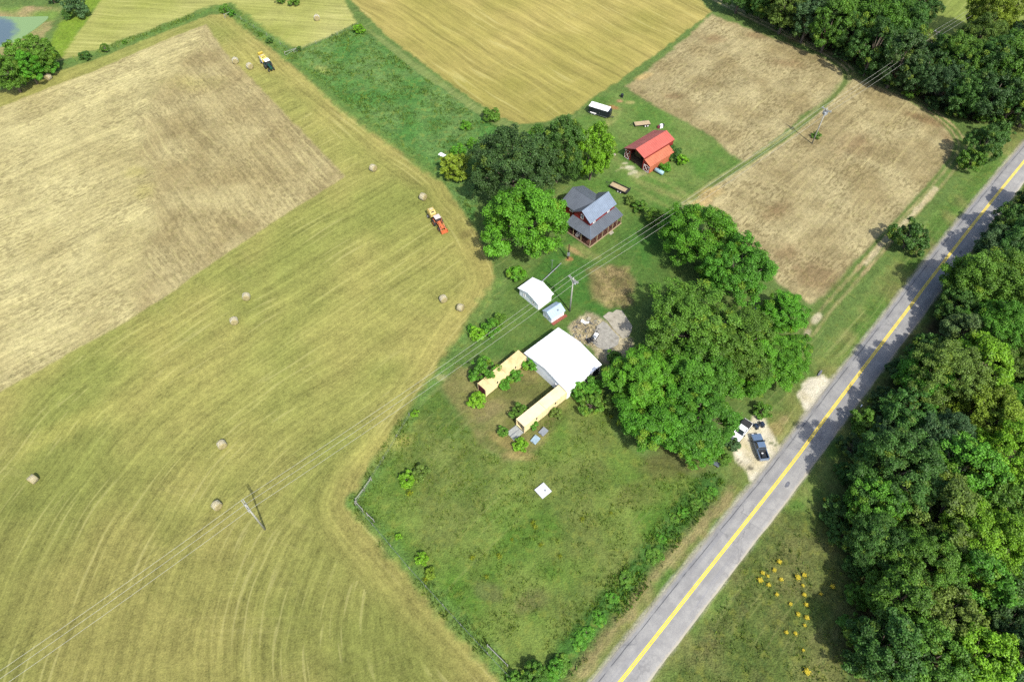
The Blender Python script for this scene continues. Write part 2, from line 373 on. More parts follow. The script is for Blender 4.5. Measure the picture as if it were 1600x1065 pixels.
# worn and bare spots
for ln in ([(1090,318),(1030,300),(990,278),(955,235),(945,200),(965,172)], [(1085,312),(1040,285),(1010,272),(985,268)], [(930,400),(900,385),(885,410)]):
    layer(smooth_line(GP(ln), 6), alb(170,164,104), w=1.0, amp=1.3, line_half=.7, mul=.42)
blob(700, 660, 8, 4, -.6, alb(78,112,44), .6, .9, .8)
for a in ((984,262,1.3,.8,-.2,(226,218,190),.85), (977,255,.9,.5,.3,(216,206,176),.7), (992,269,.9,.7,.3,(220,212,180),.75), (972,262,.6,.5,0,(212,204,170),.6), (985,271,.7,.5,.4,(214,206,174),.7), (965,266,.7,.3,.4,(196,190,140),.5), (996,276,.6,.4,0,(206,198,160),.6), (1000,272,2.2,.9,.4,(196,190,140),.5), (898,392,2.6,.8,-.7,(190,160,112),.75), (890,405,.9,.6,0,(196,134,92),.9), (912,400,1.8,.7,-.6,(160,152,96),.5),
          (953,445,5.2,4.6,.6,(154,136,92),.8), (948,428,3.2,1.6,.1,(186,168,120),.6), (980,440,2,3,.2,(134,122,84),.5), (958,168,1.7,.9,-.3,(176,122,84),.85), (968,158,1.0,.6,0,(196,150,112),.8), (985,160,1.4,.8,0,(196,184,120),.6),
          (950,195,5,.8,.75,(160,164,96),.5), (1075,320,2.4,1.4,.2,(206,196,146),.6), (1020,310,7,.8,-.75,(150,156,90),.4), (1040,300,9,.9,-.62,(158,160,96),.35), (1005,335,7,1,-.6,(120,140,70),.5),
          (1210,670,2.4,1.4,.7,(176,158,104),.7), (1225,655,1.3,.8,.7,(190,170,120),.6), (1150,700,1.0,.8,.7,(190,180,140),.5), (1230,770,3,1.6,.8,(140,140,84),.4),
          (875,598,1.3,.5,.4,(200,188,150),.5), (765,640,4,2,.6,(140,128,90),.5), (790,690,4,1.2,-.5,(166,148,92),.6), (815,712,3.4,.9,-.1,(176,156,100),.6), (730,365,2.6,1.6,.5,(120,110,64),.6),
          (1045,725,7,3.5,.2,(110,98,64),.55), (1000,770,5,3,.3,(118,112,66),.4), (830,940,3.4,2.2,.4,(112,98,72),.5), (765,925,2.6,1.6,-.4,(120,110,80),.4), (690,590,1.4,.8,0,(190,180,130),.5)):
    blob(a[0], a[1], a[2], a[3], a[4], alb(*a[5]), a[6])
for a in ((1250,60,7,2.2,.3), (1230,100,6,2.5,-.2), (1285,80,4,1.5,-.4), (1335,225,7,4,.5), (1440,185,7,1.6,-.6), (1275,430,6.5,5,.6), (1230,395,5,4,.6), (1215,330,5,3,.5), (1480,215,2,3,.3), (1050,150,4,2,0), (1115,60,4,2.6,.2), (1180,55,4,2,-.3)):
    blob(a[0], a[1], a[2], a[3], a[4], alb(132,104,72), .6, .9, .9)
for a in ((1005,120,3,1.2,.5), (1110,300,4,2,.3), (1095,318,3,1.4,.4)): blob(a[0], a[1], a[2], a[3], a[4], alb(214,184,120), .6)
blob(1276, 212, 1.6, .9, 0, alb(76,122,50), 1)
for a in ((400,95,8,3,-.7), (300,130,9,4,0), (210,270,3,2,0), (225,300,2.5,3,0), (505,110,4,1.5,-.7), (620,690,3,2,0), (100,670,9,3,.6), (600,700,8,3,.6)): blob(a[0], a[1], a[2], a[3], a[4], alb(196,188,104), .35, .9, .8)
# junk yard dirt, gravel
layer(GP([(925,425),(950,412),(980,418),(988,445),(985,475),(950,478),(928,462)]), lerp(alb(168,150,104), alb(116,110,70), fbm(Xn/1.6, Yn/1.6, 171, 3)*2.8-.9), w=1.2, amp=1.4, p=(0,.9,.8,.8), mul=.9)
layer(JUNKYARD, lerp(alb(206,194,158), alb(160,148,118), fbm(Xn/1.5, Yn/1.5, 151, 3)*2.6-.8), 'dirt_yard', w=.5, amp=.7, p=(0,.6,.6,.2))
gc = lerp(alb(238,230,204), alb(216,204,166), fbm(Xn/2.5, Yn/2.5, 161, 3)*2.4-.8)
layer(LOT, gc, 'gravel_lot', w=.4, amp=.55, p=(0,.22,.5,0), z=.02)
layer(DRIVE, gc, 'gravel_drive', w=.4, amp=.55, p=(0,.22,.5,0), z=.02)
blob(1172, 731, .55, .45, 0, alb(70,70,66), .9); blob(1155, 719, .9, .25, -.7, alb(120,116,96), .8); blob(1207, 693, 1.1, .3, -.5, alb(96,112,60), .8)
# shoulder gravel, and keep the ground flat and low under the pavement
sh = sstep(.75, .1, np.abs(rdist - ROAD_W - .15) + nf*.3)*.75*(rside > 0) + sstep(.5, .1, np.abs(rdist - ROAD_W) + nf*.3)*.5*(rside < 0)
col[:] = col*(1-sh[:, None]) + alb(186,180,164)*sh[:, None]
flat = sstep(3.0, 6.0, rdist); zz = zz*flat
zz = zz - .22*sstep(2.2, .0, np.abs(rdist-7.0))*(rside > 0) - .25*sstep(2.5, 0, pdist(DITCH, Xn, Yn)[0])
zz = np.where(sdist(POND, Xn, Yn) > -1, -.12, zz)
zz += .02*nf*flat + .35*sstep(2.2, .3, pdist(DITCH, Xn, Yn)[0])*np.clip(nf*1.2+.5, 0, 1.2)

# all vertices
colA = np.zeros((len(X), 4)); colA[:, 3] = 1; far_c = alb(112,132,70)
colA[:, :3] = far_c + (alb(60,84,40) - far_c)*sstep(.5, .62, fbm(X/160, Y/160, 7, 4))[:, None]
colA[near, :3] = np.clip(col, .004, .8)
parA = np.zeros((len(X), 4)); parA[:] = (.1,.5,.5,0); parA[near] = par
uvA = np.zeros((len(X), 3)); uvA[:, 0] = X; uvA[:, 1] = Y; uvA[near, :2] = uv
zA = np.zeros(len(X)); zA[near] = zz
clsA = np.zeros(len(X), int); clsA[near] = cls
V = np.stack([X, Y, zA], 1)
I = np.arange(NX*NY).reshape(NY, NX)
F = np.stack([I[:-1, :-1].ravel(), I[:-1, 1:].ravel(), I[1:, 1:].ravel(), I[1:, :-1].ravel()], 1)

def ground_mat():
    m, n, o = new_mat('ground_cover')
    b = nd(n, 'ShaderNodeBsdfPrincipled', Roughness=.95); b.inputs['Specular IOR Level'].default_value = .1
    at = nd(n, 'ShaderNodeAttribute', attribute_name='cover'); pa = nd(n, 'ShaderNodeAttribute', attribute_name='par'); ro = nd(n, 'ShaderNodeAttribute', attribute_name='rows')
    sp = nd(n, 'ShaderNodeSeparateColor'); n.links.new(pa.outputs['Color'], sp.inputs[0])
    P0, P1, P2, P3 = sp.outputs[0], sp.outputs[1], sp.outputs[2], pa.outputs['Alpha']
    geo = nd(n, 'ShaderNodeNewGeometry'); pos = geo.outputs['Position']
    def mapped(src, s):
        x = nd(n, 'ShaderNodeMapping'); x.inputs['Scale'].default_value = s; n.links.new(src, x.inputs[0]); return x.outputs[0]
    # rows left by the machines
    wob = nd(n, 'ShaderNodeVectorMath', operation='SCALE'); nz = nd(n, 'ShaderNodeTexNoise'); nz.noise_dimensions = '2D'; nz.inputs['Scale'].default_value = .05; nz.inputs['Detail'].default_value = 1
    n.links.new(pos, nz.inputs['Vector']); n.links.new(nz.outputs['Color'], wob.inputs[0]); wob.inputs['Scale'].default_value = 2.4
    ad = nd(n, 'ShaderNodeVectorMath', operation='ADD'); n.links.new(ro.outputs['Vector'], ad.inputs[0]); n.links.new(wob.outputs[0], ad.inputs[1])
    rows = ad.outputs[0]
    a1 = noise(n, mapped(rows, (.42, .018, 1)), 1.0, 1, .6, '2D')
    a2 = noise(n, mapped(rows, (1.15, .045, 1)), 1.0, 1, .6, '2D')
    a3 = noise(n, mapped(rows, (3.2, .22, 1)), 1.0, 1, .6, '2D')
    st = mth(n, 'ADD', mth(n, 'MULTIPLY', mth(n, 'SUBTRACT', a1, .5), 1.5), mth(n, 'ADD', mth(n, 'MULTIPLY', mth(n, 'SUBTRACT', a2, .5), 1.6), mth(n, 'MULTIPLY', mth(n, 'SUBTRACT', a3, .5), 1.0)))
    thin = mth(n, 'MULTIPLY', ramp(n, a2, .62, .70), mth(n, 'MULTIPLY', ramp(n, noise(n, pos, .05, 1, .5, '2D'), .42, .6), .9))
    # mottling
    m1 = noise(n, pos, .22, 3, .6, '2D'); m2 = noise(n, pos, 1.1, 2, .65, '2D'); m3 = noise(n, pos, 3.6, 1, .6, '2D')
    mo = mth(n, 'ADD', mth(n, 'MULTIPLY', mth(n, 'SUBTRACT', m1, .5), 1.2), mth(n, 'ADD', mth(n, 'MULTIPLY', mth(n, 'SUBTRACT', m2, .5), 1.5), mth(n, 'MULTIPLY', mth(n, 'SUBTRACT', m3, .5), 1.5)))
    gain = mth(n, 'ADD', 1.0, mth(n, 'ADD', mth(n, 'MULTIPLY', st, mth(n, 'MULTIPLY', P0, 1.15)), mth(n, 'MULTIPLY', mo, P1)))
    gain = mth(n, 'MAXIMUM', gain, .3)
    c = nd(n, 'ShaderNodeVectorMath', operation='SCALE'); n.links.new(at.outputs['Color'], c.inputs[0]); n.links.new(gain, c.inputs['Scale'])
    base = c.outputs[0]
    # cut straw lying along the rows
    base = mixc(n, mth(n, 'MULTIPLY', thin, mth(n, 'MULTIPLY', P0, 1.0)), base, tuple(alb(214,206,140)))
    b1 = noise(n, mapped(rows, (.035, .9, 1)), 1.0, 1, .6, '2D')
    cross = mth(n, 'MULTIPLY', ramp(n, b1, .63, .72), ramp(n, noise(n, pos, .035, 1, .5, '2D'), .5, .62))
    base = mixc(n, mth(n, 'MULTIPLY', cross, mth(n, 'MULTIPLY', P0, .28)), base, tuple(alb(210,200,132)))
    # yellow / blue-green shift of living grass
    base = mixc(n, mth(n, 'MULTIPLY', ramp(n, noise(n, pos, .6, 2, .6, '2D'), .52, .75), mth(n, 'MULTIPLY', P2, .38)), base, tuple(alb(150,156,70)))
    base = mixc(n, mth(n, 'MULTIPLY', ramp(n, noise(n, mapped(pos, (1.3, .9, 3)), .9, 2, .6, '2D'), .55, .75), mth(n, 'MULTIPLY', P2, .35)), base, tuple(alb(66,98,54)))
    # clods and dead clumps
    bl = noise(n, mapped(rows, (1.5, .55, 1)), 1.0, 2, .6, '2D')
    bl2 = noise(n, pos, .09, 2, .6, '2D')
    base = mixc(n, mth(n, 'MULTIPLY', mth(n, 'MULTIPLY', ramp(n, bl, .5, .6), P3), mth(n, 'ADD', .25, mth(n, 'MULTIPLY', ramp(n, bl2, .38, .62), .6))), base, tuple(alb(120,108,72)))
    n.links.new(base, b.inputs['Base Color'])
    bp = nd(n, 'ShaderNodeBump', Strength=.55, Distance=.22)
    hh = mth(n, 'ADD', mth(n, 'MULTIPLY', mth(n, 'ADD', m2, m3), mth(n, 'ADD', .15, P2)), mth(n, 'MULTIPLY', a3, P0))
    n.links.new(hh, bp.inputs['Height']); n.links.new(bp.outputs[0], b.inputs['Normal'])
    n.links.new(b.outputs[0], o.inputs[0]); return m
GM = ground_mat()
fc = np.max(clsA[F], axis=1)
fq = np.stack([clsA[F[:, k]] for k in range(4)], 1); fc = np.where((fq == fq[:, :1]).all(1), fq[:, 0], np.sort(fq, 1)[:, 2])
for k, nm in enumerate(CLS):
    sel = F[fc == k]
    if not len(sel): continue
    ids, inv = np.unique(sel, return_inverse=True)
    me = np_mesh(nm, V[ids], inv.reshape(-1, 4), GM, (('cover', 'FLOAT_COLOR', colA[ids]), ('par', 'FLOAT_COLOR', parA[ids]), ('rows', 'FLOAT_VECTOR', uvA[ids])), True)
    tag(link(nm, me), kind='structure')

# ------------------------------------------------------------------ road
def strip(line, offs, zs, name, m, attr=True, kind='structure', wob=0.0):
    P = np.asarray(line); T = np.gradient(P, axis=0); T /= np.linalg.norm(T, axis=1)[:, None]; Nn = np.stack([T[:, 1], -T[:, 0]], 1)
    s = np.concatenate([[0], np.cumsum(np.linalg.norm(np.diff(P, axis=0), axis=1))]); V = []; A = []
    for j, (of, z) in enumerate(zip(offs, zs)):
        w = (vnoise(s/1.3, s*0 + j, 5) - .5)*wob if j in (0, 1, len(offs)-2, len(offs)-1) else 0
        q = P + Nn*(of + (w if np.ndim(w) else 0))[:, None] if np.ndim(w) else P + Nn*of
        V.append(np.column_stack([q, np.full(len(P), z)])); A.append(np.column_stack([np.full(len(P), of), s, 0*s]))
    k = len(P); V = np.vstack(V); A = np.vstack(A); F = []
    for j in range(len(offs)-1):
        a = np.arange(k-1) + j*k; F.append(np.stack([a, a+k, a+k+1, a+1], 1))
    return tag(link(name, np_mesh(name, V, np.vstack(F), m, (('lane', 'FLOAT_VECTOR', A),))), kind=kind)
def road_mat():
    m, n, o = new_mat('worn_asphalt'); b = nd(n, 'ShaderNodeBsdfPrincipled', Roughness=.85); b.inputs['Specular IOR Level'].default_value = .25
    at = nd(n, 'ShaderNodeAttribute', attribute_name='lane'); sx = nd(n, 'ShaderNodeSeparateXYZ'); n.links.new(at.outputs['Vector'], sx.inputs[0])
    geo = nd(n, 'ShaderNodeNewGeometry'); pos = geo.outputs['Position']
    c = mixc(n, ramp(n, noise(n, pos, .35, 5, .65), .35, .65), tuple(alb(168,166,162)), tuple(alb(188,186,180)))
    c = mixc(n, mth(n, 'MULTIPLY', ramp(n, noise(n, pos, 5, 3, .7), .4, .7), .35), c, tuple(alb(140,140,146)))
    mp = nd(n, 'ShaderNodeMapping'); mp.inputs['Scale'].default_value = (1.2, .04, 1); n.links.new(at.outputs['Vector'], mp.inputs[0])
    c = mixc(n, mth(n, 'MULTIPLY', ramp(n, noise(n, mp.outputs[0], 1, 3, .6), .5, .7), .4), c, tuple(alb(148,149,156)))
    # wheel paths and a ragged, gravel-dusted edge
    wp = mth(n, 'ABSOLUTE', mth(n, 'SUBTRACT', mth(n, 'ABSOLUTE', mth(n, 'SUBTRACT', mth(n, 'ABSOLUTE', sx.outputs[0]), 1.5)), .8))
    c = mixc(n, mth(n, 'MULTIPLY', ramp(n, mth(n, 'SUBTRACT', .5, wp), .1, .5), mth(n, 'MULTIPLY', ramp(n, noise(n, pos, .12, 3), .3, .7), .45)), c, tuple(alb(150,149,148)))
    eg = mth(n, 'ADD', mth(n, 'ABSOLUTE', sx.outputs[0]), mth(n, 'MULTIPLY', noise(n, pos, 1.6, 3), .5))
    c = mixc(n, mth(n, 'MULTIPLY', ramp(n, eg, 2.95, 3.25), .7), c, tuple(alb(198,190,168)))
    # cracks
    vo = nd(n, 'ShaderNodeTexVoronoi', feature='DISTANCE_TO_EDGE'); vo.inputs['Scale'].default_value = .16
    wv = nd(n, 'ShaderNodeVectorMath', operation='ADD'); nz = nd(n, 'ShaderNodeTexNoise'); nz.inputs['Scale'].default_value = .7; n.links.new(pos, nz.inputs['Vector'])
    sc_ = nd(n, 'ShaderNodeVectorMath', operation='SCALE'); sc_.inputs['Scale'].default_value = 2.0; n.links.new(nz.outputs['Color'], sc_.inputs[0])
    n.links.new(pos, wv.inputs[0]); n.links.new(sc_.outputs[0], wv.inputs[1]); n.links.new(wv.outputs[0], vo.inputs['Vector'])
    cr = mth(n, 'MULTIPLY', mth(n, 'LESS_THAN', vo.outputs['Distance'], .012), ramp(n, noise(n, pos, .09, 2), .42, .6))
    c = mixc(n, mth(n, 'MULTIPLY', cr, .3), c, tuple(alb(88,90,96)))
    # longitudinal seam near the field-side edge, patch repairs
    seam = mth(n, 'LESS_THAN', mth(n, 'ABSOLUTE', mth(n, 'ADD', sx.outputs[0], 2.35)), .07)
    c = mixc(n, mth(n, 'MULTIPLY', seam, mth(n, 'MULTIPLY', ramp(n, noise(n, pos, .3, 2), .35, .5), .75)), c, tuple(alb(88,90,96)))
    n.links.new(c, b.inputs['Base Color'])
    bp = nd(n, 'ShaderNodeBump', Strength=.3, Distance=.03); n.links.new(noise(n, pos, 9, 3), bp.inputs['Height']); n.links.new(bp.outputs[0], b.inputs['Normal'])
    n.links.new(b.outputs[0], o.inputs[0]); return m
RW = ROAD_W
strip(ROADC, [-RW-.25, -RW, -1.5, 0, 1.5, RW, RW+.25], [-.05, .09, .125, .15, .125, .09, -.05], 'road', road_mat(), wob=.22)
YP = mat('yellow_road_paint', (.62,.47,.05), .7, var=.2, scale=.8)
for of in (-.16, .16): strip(ROADC, [of-.115, of+.115], [.1555 - abs(of)*.0167, .1555 - abs(of)*.0167], 'road_marking', YP)
TAR = mat('tar_patch', alb(128,130,138), .8, var=.3, scale=2)
def on_road(px, py):
    g = np.array(G(px, py)); k = np.argmin(((ROADC-g)**2).sum(1)); t = ROADC[min(k+1, len(ROADC)-1)] - ROADC[max(k-1, 0)]; return g, math.atan2(t[1], t[0])
for px, py, lx, ly in ((1230,757,1.5,.75), (1281,583,2.0,.5), (1500,395,1.6,.5)):
    g, a = on_road(px, py); mb = MB(); rr = random.Random(px); pts = []
    for k in range(10):
        w = 2*math.pi*k/10; e = .8 + .3*rr.random(); x, y = math.cos(w)*lx*e/2, math.sin(w)*ly*e/2
        pts.append((g[0]+x*math.cos(a)-y*math.sin(a), g[1]+x*math.sin(a)+y*math.cos(a), .143))
    mb.plate(pts, .012); tag(mb.build('road_patch', TAR), kind='structure')

# pond
def pond_mat():
    m, n, o = new_mat('pond_water'); b = nd(n, 'ShaderNodeBsdfPrincipled', Roughness=.08)
    geo = nd(n, 'ShaderNodeNewGeometry'); g = G(10, 47)
    d = nd(n, 'ShaderNodeVectorMath', operation='DISTANCE'); n.links.new(geo.outputs['Position'], d.inputs[0]); d.inputs[1].default_value = (g[0]-8, g[1]-4, 0)
    f = ramp(n, mth(n, 'ADD', d.outputs['Value'], mth(n, 'MULTIPLY', noise(n, geo.outputs['Position'], .25, 3), 5)), 12.5, 15.5)
    n.links.new(mixc(n, f, tuple(alb(104,124,130)), tuple(alb(142,174,112))), b.inputs['Base Color'])
    n.links.new(mth(n, 'ADD', mth(n, 'MULTIPLY', f, .6), .08), b.inputs['Roughness'])
    n.links.new(b.outputs[0], o.inputs[0]); return m
mb = MB(); sp = smooth_line(np.vstack([POND, POND[:1]]), 4)[:-1]; mb.plate([(p[0], p[1], .03) for p in sp[::-1]], .2)
tag(mb.build('pond', pond_mat()), kind='structure')

# ------------------------------------------------------------------ trees
def leaf_mat():
    m, n, o = new_mat('leaf')
    oi = nd(n, 'ShaderNodeObjectInfo'); at = nd(n, 'ShaderNodeAttribute', attribute_name='tone')
    sp = nd(n, 'ShaderNodeSeparateXYZ'); n.links.new(at.outputs['Vector'], sp.inputs[0])
    sc = nd(n, 'ShaderNodeVectorMath', operation='SCALE'); n.links.new(oi.outputs['Color'], sc.inputs[0])
    n.links.new(mth(n, 'ADD', .36, mth(n, 'MULTIPLY', sp.outputs[0], 1.35)), sc.inputs['Scale'])
    c = mixc(n, mth(n, 'MULTIPLY', sp.outputs[1], .75), sc.outputs[0], (.19, .26, .02))
    d = nd(n, 'ShaderNodeBsdfPrincipled', Roughness=.55); d.inputs['Specular IOR Level'].default_value = .25
    t = nd(n, 'ShaderNodeBsdfTranslucent'); n.links.new(c, d.inputs['Base Color'])
    tc = nd(n, 'ShaderNodeVectorMath', operation='MULTIPLY'); n.links.new(c, tc.inputs[0]); tc.inputs[1].default_value = (1.25, 1.3, .5)
    n.links.new(tc.outputs[0], t.inputs['Color'])
    mx = nd(n, 'ShaderNodeMixShader', Fac=.2); n.links.new(d.outputs[0], mx.inputs[1]); n.links.new(t.outputs[0], mx.inputs[2])
    n.links.new(mx.outputs[0], o.inputs[0]); return m
LEAF = leaf_mat()
BARK = mat('bark', (.12, .095, .07), .9, var=.4, scale=3)
def leaves(rng, P, Nrm, size, tone, yel, ratio=.7):
    """one bent diamond-shaped leaf spray at each point"""
    k = len(P); r = rng.normal(size=(k, 3)); T = np.cross(Nrm, r); T /= np.linalg.norm(T, axis=1)[:, None] + 1e-9; B = np.cross(Nrm, T)
    s = size[:, None]; a = P - T*s*.5; c = P + T*s*.5; l = P + B*s*.5*ratio + Nrm*s*.12; q = P - B*s*.5*ratio + Nrm*s*.12
    V = np.stack([a, q, c, l], 1).reshape(-1, 3); F = np.arange(4*k).reshape(k, 4)
    A = np.zeros((k, 4, 3)); A[:, :, 0] = tone[:, None]; A[:, :, 1] = yel[:, None]
    return V, F, A.reshape(-1, 3)
def unit(v): return v / (np.linalg.norm(v, axis=1)[:, None] + 1e-9)
def make_crown(name, seed, R, H, ncl, nleaf, leaf, base=.28, lobes=6, cls_=(.17, .30), yel=.1, top=1.0):
    """crown of many leaf clumps on limbs around a lobed, uneven outline"""
    rng = np.random.default_rng(seed)
    zc = H*(base + (1-base)*.46); rz = H*(1-base)*.52
    nl_ = lobes*4; D0 = unit(rng.normal(size=(nl_*4, 3))); D0 = D0[D0[:, 2] > -.6]
    keep = [D0[0]]                                                       # spread the lobes over the crown
    for q in D0[1:]:
        if len(keep) < nl_ and max(float(q @ k) for k in keep) < math.cos(1.55/math.sqrt(nl_)*1.25): keep.append(q)
    D0 = np.array(keep); nl_ = len(D0); lr = R*(.25 + .2*rng.random(nl_))*(5.0/math.sqrt(nl_))**.7
    C0 = D0*((.5 + .28*rng.random(nl_))[:, None])*[R, R, rz*top] + [0, 0, zc]
    li = rng.choice(nl_, ncl, p=lr**2/np.sum(lr**2)); lt = rng.random(nl_)
    D = unit(rng.normal(size=(ncl, 3)) + D0[li]*.7 + [0, 0, .2])
    C = C0[li] + D*(lr[li]*(.55 + .5*rng.random(ncl)))[:, None]
    C[:, 2] = np.maximum(C[:, 2], H*base*.4)
    cr = R*(cls_[0] + (cls_[1]-cls_[0])*rng.random(ncl)); ct = .45*lt[li] + .55*rng.random(ncl); cy = (rng.random(ncl) < yel)*rng.random(ncl)
    w = cr**2; w /= w.sum(); idx = rng.choice(ncl, nleaf, p=w)
    d = unit(rng.normal(size=(nleaf, 3)) + D[idx]*.55 + [0, 0, .35])
    P = C[idx] + d*(cr[idx]*(.5 + .55*rng.random(nleaf)**.6))[:, None]*[1, 1, .82]
    P += rng.normal(size=P.shape)*R*.022
    Nn = unit(d*.7 + [0, 0, .45] + rng.normal(size=P.shape)*.45)
    tone = np.clip(.55*ct[idx] + .45*rng.random(nleaf), 0, 1)
    V, F, A = leaves(rng, P, Nn, leaf*(.6 + .8*rng.random(nleaf)), tone, cy[idx]*(.5 + .5*rng.random(nleaf)))
    me = np_mesh(name, V, F, LEAF, (('tone', 'FLOAT_VECTOR', A),))
    # trunk and limbs that reach the clumps
    mb = MB(); r0 = R*.05 + .08; ht = zc
    b1 = (rng.random(2)-.5)*R*.1
    tp = [(0, 0, -.3), (0, 0, H*.06), (b1[0], b1[1], ht*.5), (b1[0]*1.4, b1[1]*.6, ht), (b1[0], b1[1], zc + rz*.45)]
    mb.tube(tp, [r0*1.5, r0*1.05, r0*.85, r0*.55, r0*.15], 9)
    for k in range(min(12, nl_)):
        c = C0[k % nl_]; z0 = H*(base*.75 + .3*rng.random()*(1-base)); mid = c*.5 + np.array([b1[0], b1[1], z0])*.5 + [0, 0, R*.05]
        mb.tube([(b1[0], b1[1], z0), tuple(mid), tuple(c)], [r0*.5, r0*.33, r0*.1], 6)
    return me, mb.mesh('trunk', BARK, True)
CROWN = {
    'large': [make_crown('crown', 11+i, 8.0, h, nc, 52000, .32, b, l, c) for i, (h, nc, b, l, c) in enumerate(((16, 330, .12, 6, (.07, .13)), (17.5, 360, .1, 7, (.065, .12)), (15, 300, .12, 5, (.075, .14)), (18, 340, .12, 6, (.07, .125))))],
    'fine':  [make_crown('crown', 31+i, 8.0, 17, 520, 50000, .28, .1, 8, (.05, .10)) for i in range(2)],
    'medium':[make_crown('crown', 41+i, 5.0, 12, 200, 24000, .30, .1, 5, (.085, .16)) for i in range(3)],
    'small': [make_crown('crown', 51+i, 2.6, 5.2, 90, 7000, .28, .05, 4, (.12, .22)) for i in range(3)],
    'shrub': [make_crown('crown', 61+i, 1.3, 2.2, 45, 2400, .22, .0, 3, (.16, .3)) for i in range(3)],
    'cedar': [make_crown('crown', 71, 1.3, 3.6, 60, 2600, .2, .03, 3, (.14, .24))],
}
CR0 = {'large': 8.0, 'fine': 8.0, 'medium': 5.0, 'small': 2.6, 'shrub': 1.3, 'cedar': 1.3}
CH0 = {'large': [16, 17.5, 15, 18], 'fine': [17, 17], 'medium': [12]*3, 'small': [5.2]*3, 'shrub': [2.2]*3, 'cedar': [3.6]}
HUE = {'bright': (.07, .205, .012), 'lime': (.12, .26, .012), 'mid': (.074, .165, .016), 'green': (.066, .19, .014), 'dark': (.046, .115, .018), 'deep': (.038, .085, .02),
       'olive': (.10, .16, .024), 'yellow': (.14, .215, .016), 'blue': (.052, .11, .035), 'pale': (.09, .14, .04)}
RT = random.Random(5)
TREES = []
def tree(px, py, rpx, hue, label, kind=None, name='broadleaf_tree', cat='tree', group=None, hs=1.0, var=None, at_base=False):
    """a tree whose crown is centred on the survey mark; rpx: its radius there"""
    R = rpx*slant(px, py)
    if kind is None: kind = 'large' if R > 6 else 'medium' if R > 3.6 else 'small' if R > 1.8 else 'shrub'
    var = RT.randrange(len(CROWN[kind])) if var is None else var
    s = R / (CR0[kind]*.96); H = CH0[kind][var]*s*hs
    z = 0 if at_base else H*.5
    g = G(px, py, z)
    t = empty(name, (g[0], g[1], 0), RT.random()*6.28, label=label, cat=cat, group=group)
    t.scale = (s, s, s*hs)
    cm, tm = CROWN[kind][var]
    woody = cat == 'tree'
    link('trunk' if woody else 'stems', tm, t)
    c = link('crown' if woody else 'foliage', cm, t)
    h = np.array(HUE[hue]) * (0.9 + .2*RT.random()) * np.array([.92 + .16*RT.random(), 1, 1])
    if group: h *= .86 if 'dry' in group else .96
    elif px > 950: h *= .92
    c.color = (*h, 1); TREES.append(t); return t

# trees of the yard
for a in ((820,347,60,'bright','large bright green round tree beside the porch of the red house','large',0),
          (804,262,62,'deep','broad very dark green tree left of the red house among tall grass','fine',0),
          (872,238,38,'dark','tall dark green tree behind the grey roofed house','large',1),
          (926,240,29,'lime','tall narrow lime green tree between the dark tree and the red barn',None,0),
          (838,214,18,'bright','small bright green treetop poking out between two dark yard trees',None,1),
          (711,262,21,'yellow','small yellowish green tree beside the white panel in tall grass',None,1),
          (1096,372,52,'bright','bright green tree nearest the house in the clump beside the dry field','large',2),
          (1152,424,48,'green','green tree touching the dry field corner above the big grove','large',3),
          (1224,488,34,'bright','bright green tree at the field corner end of the big grove','medium',0),
          (1206,562,48,'bright','bright green grove tree closest to the small gravel drive','large',0),
          (1084,510,72,'mid','olive green fine leaved tree on top of the big grove','fine',1),
          (1150,535,62,'mid','mid green fine leaved tree in the middle of the big grove','fine',0),
          (1008,594,56,'bright','bright green grove tree overhanging the white metal barn','large',1),
          (1030,655,58,'bright','bright green grove tree at the pasture edge','large',2),
          (1088,655,56,'green','green grove tree overhanging the parked white truck','large',3),
          (1166,578,44,'bright','bright green grove tree above the gravel parking lot','large',2),
          (1095,585,60,'green','green tree in the heart of the big grove','large',0),
          (1085,695,34,'bright','low bright green tree at the bottom tip of the big grove','medium',1),
          (1240,545,26,'bright','small bright green tree on the road side of the big grove','medium',2)):
    tree(*a[:5], kind=a[5], var=a[6] if a[5] else None, hs=1.35 if a[4].startswith('tall') else .85 if a[1] < 430 else .62 if a[0] > 950 else .9)
# the wood beyond the road: rows counted from the road
ORD = ['first','second','third','fourth','fifth','sixth','seventh','eighth','ninth','tenth','eleventh','twelfth','thirteenth','fourteenth','fifteenth','sixteenth','seventeenth','eighteenth','nineteenth','twentieth','twenty-first','twenty-second','twenty-third','twenty-fourth','twenty-fifth']
WORD = {'bright': 'bright green', 'lime': 'lime green', 'mid': 'mid green', 'green': 'green', 'dark': 'dark green', 'deep': 'very dark green', 'olive': 'olive green', 'yellow': 'yellowish green', 'blue': 'bluish dark green', 'pale': 'pale green'}
edge = [(1385,1010,48,'dark'), (1408,935,46,'mid'), (1375,848,44,'dark'), (1362,785,38,'green'), (1398,735,56,'dark'), (1392,674,26,'blue'), (1420,645,36,'dark'), (1442,592,38,'green'), (1472,590,52,'olive'), (1452,545,22,'dark'), (1505,520,30,'pale'), (1527,442,46,'mid'), (1492,482,26,'dark'), (1562,388,30,'blue'), (1592,347,28,'dark'), (1628,312,28,'deep')]
second = [(1455,1030,50,'mid'), (1475,960,44,'olive'), (1440,880,52,'mid'), (1475,805,50,'olive'), (1500,735,46,'green'), (1470,685,44,'blue'), (1540,650,48,'yellow'), (1530,575,42,'lime'), (1560,520,46,'green'), (1560,440,48,'mid'), (1595,385,40,'dark')]
inner = [(1530,1030,48,'lime'), (1535,840,58,'lime'), (1520,900,46,'green'), (1590,800,48,'mid'), (1575,720,50,'lime'), (1600,650,44,'green'), (1605,580,44,'olive'), (1610,480,44,'mid'), (1600,910,40,'dark'), (1575,975,34,'deep'), (1605,1040,44,'deep')]
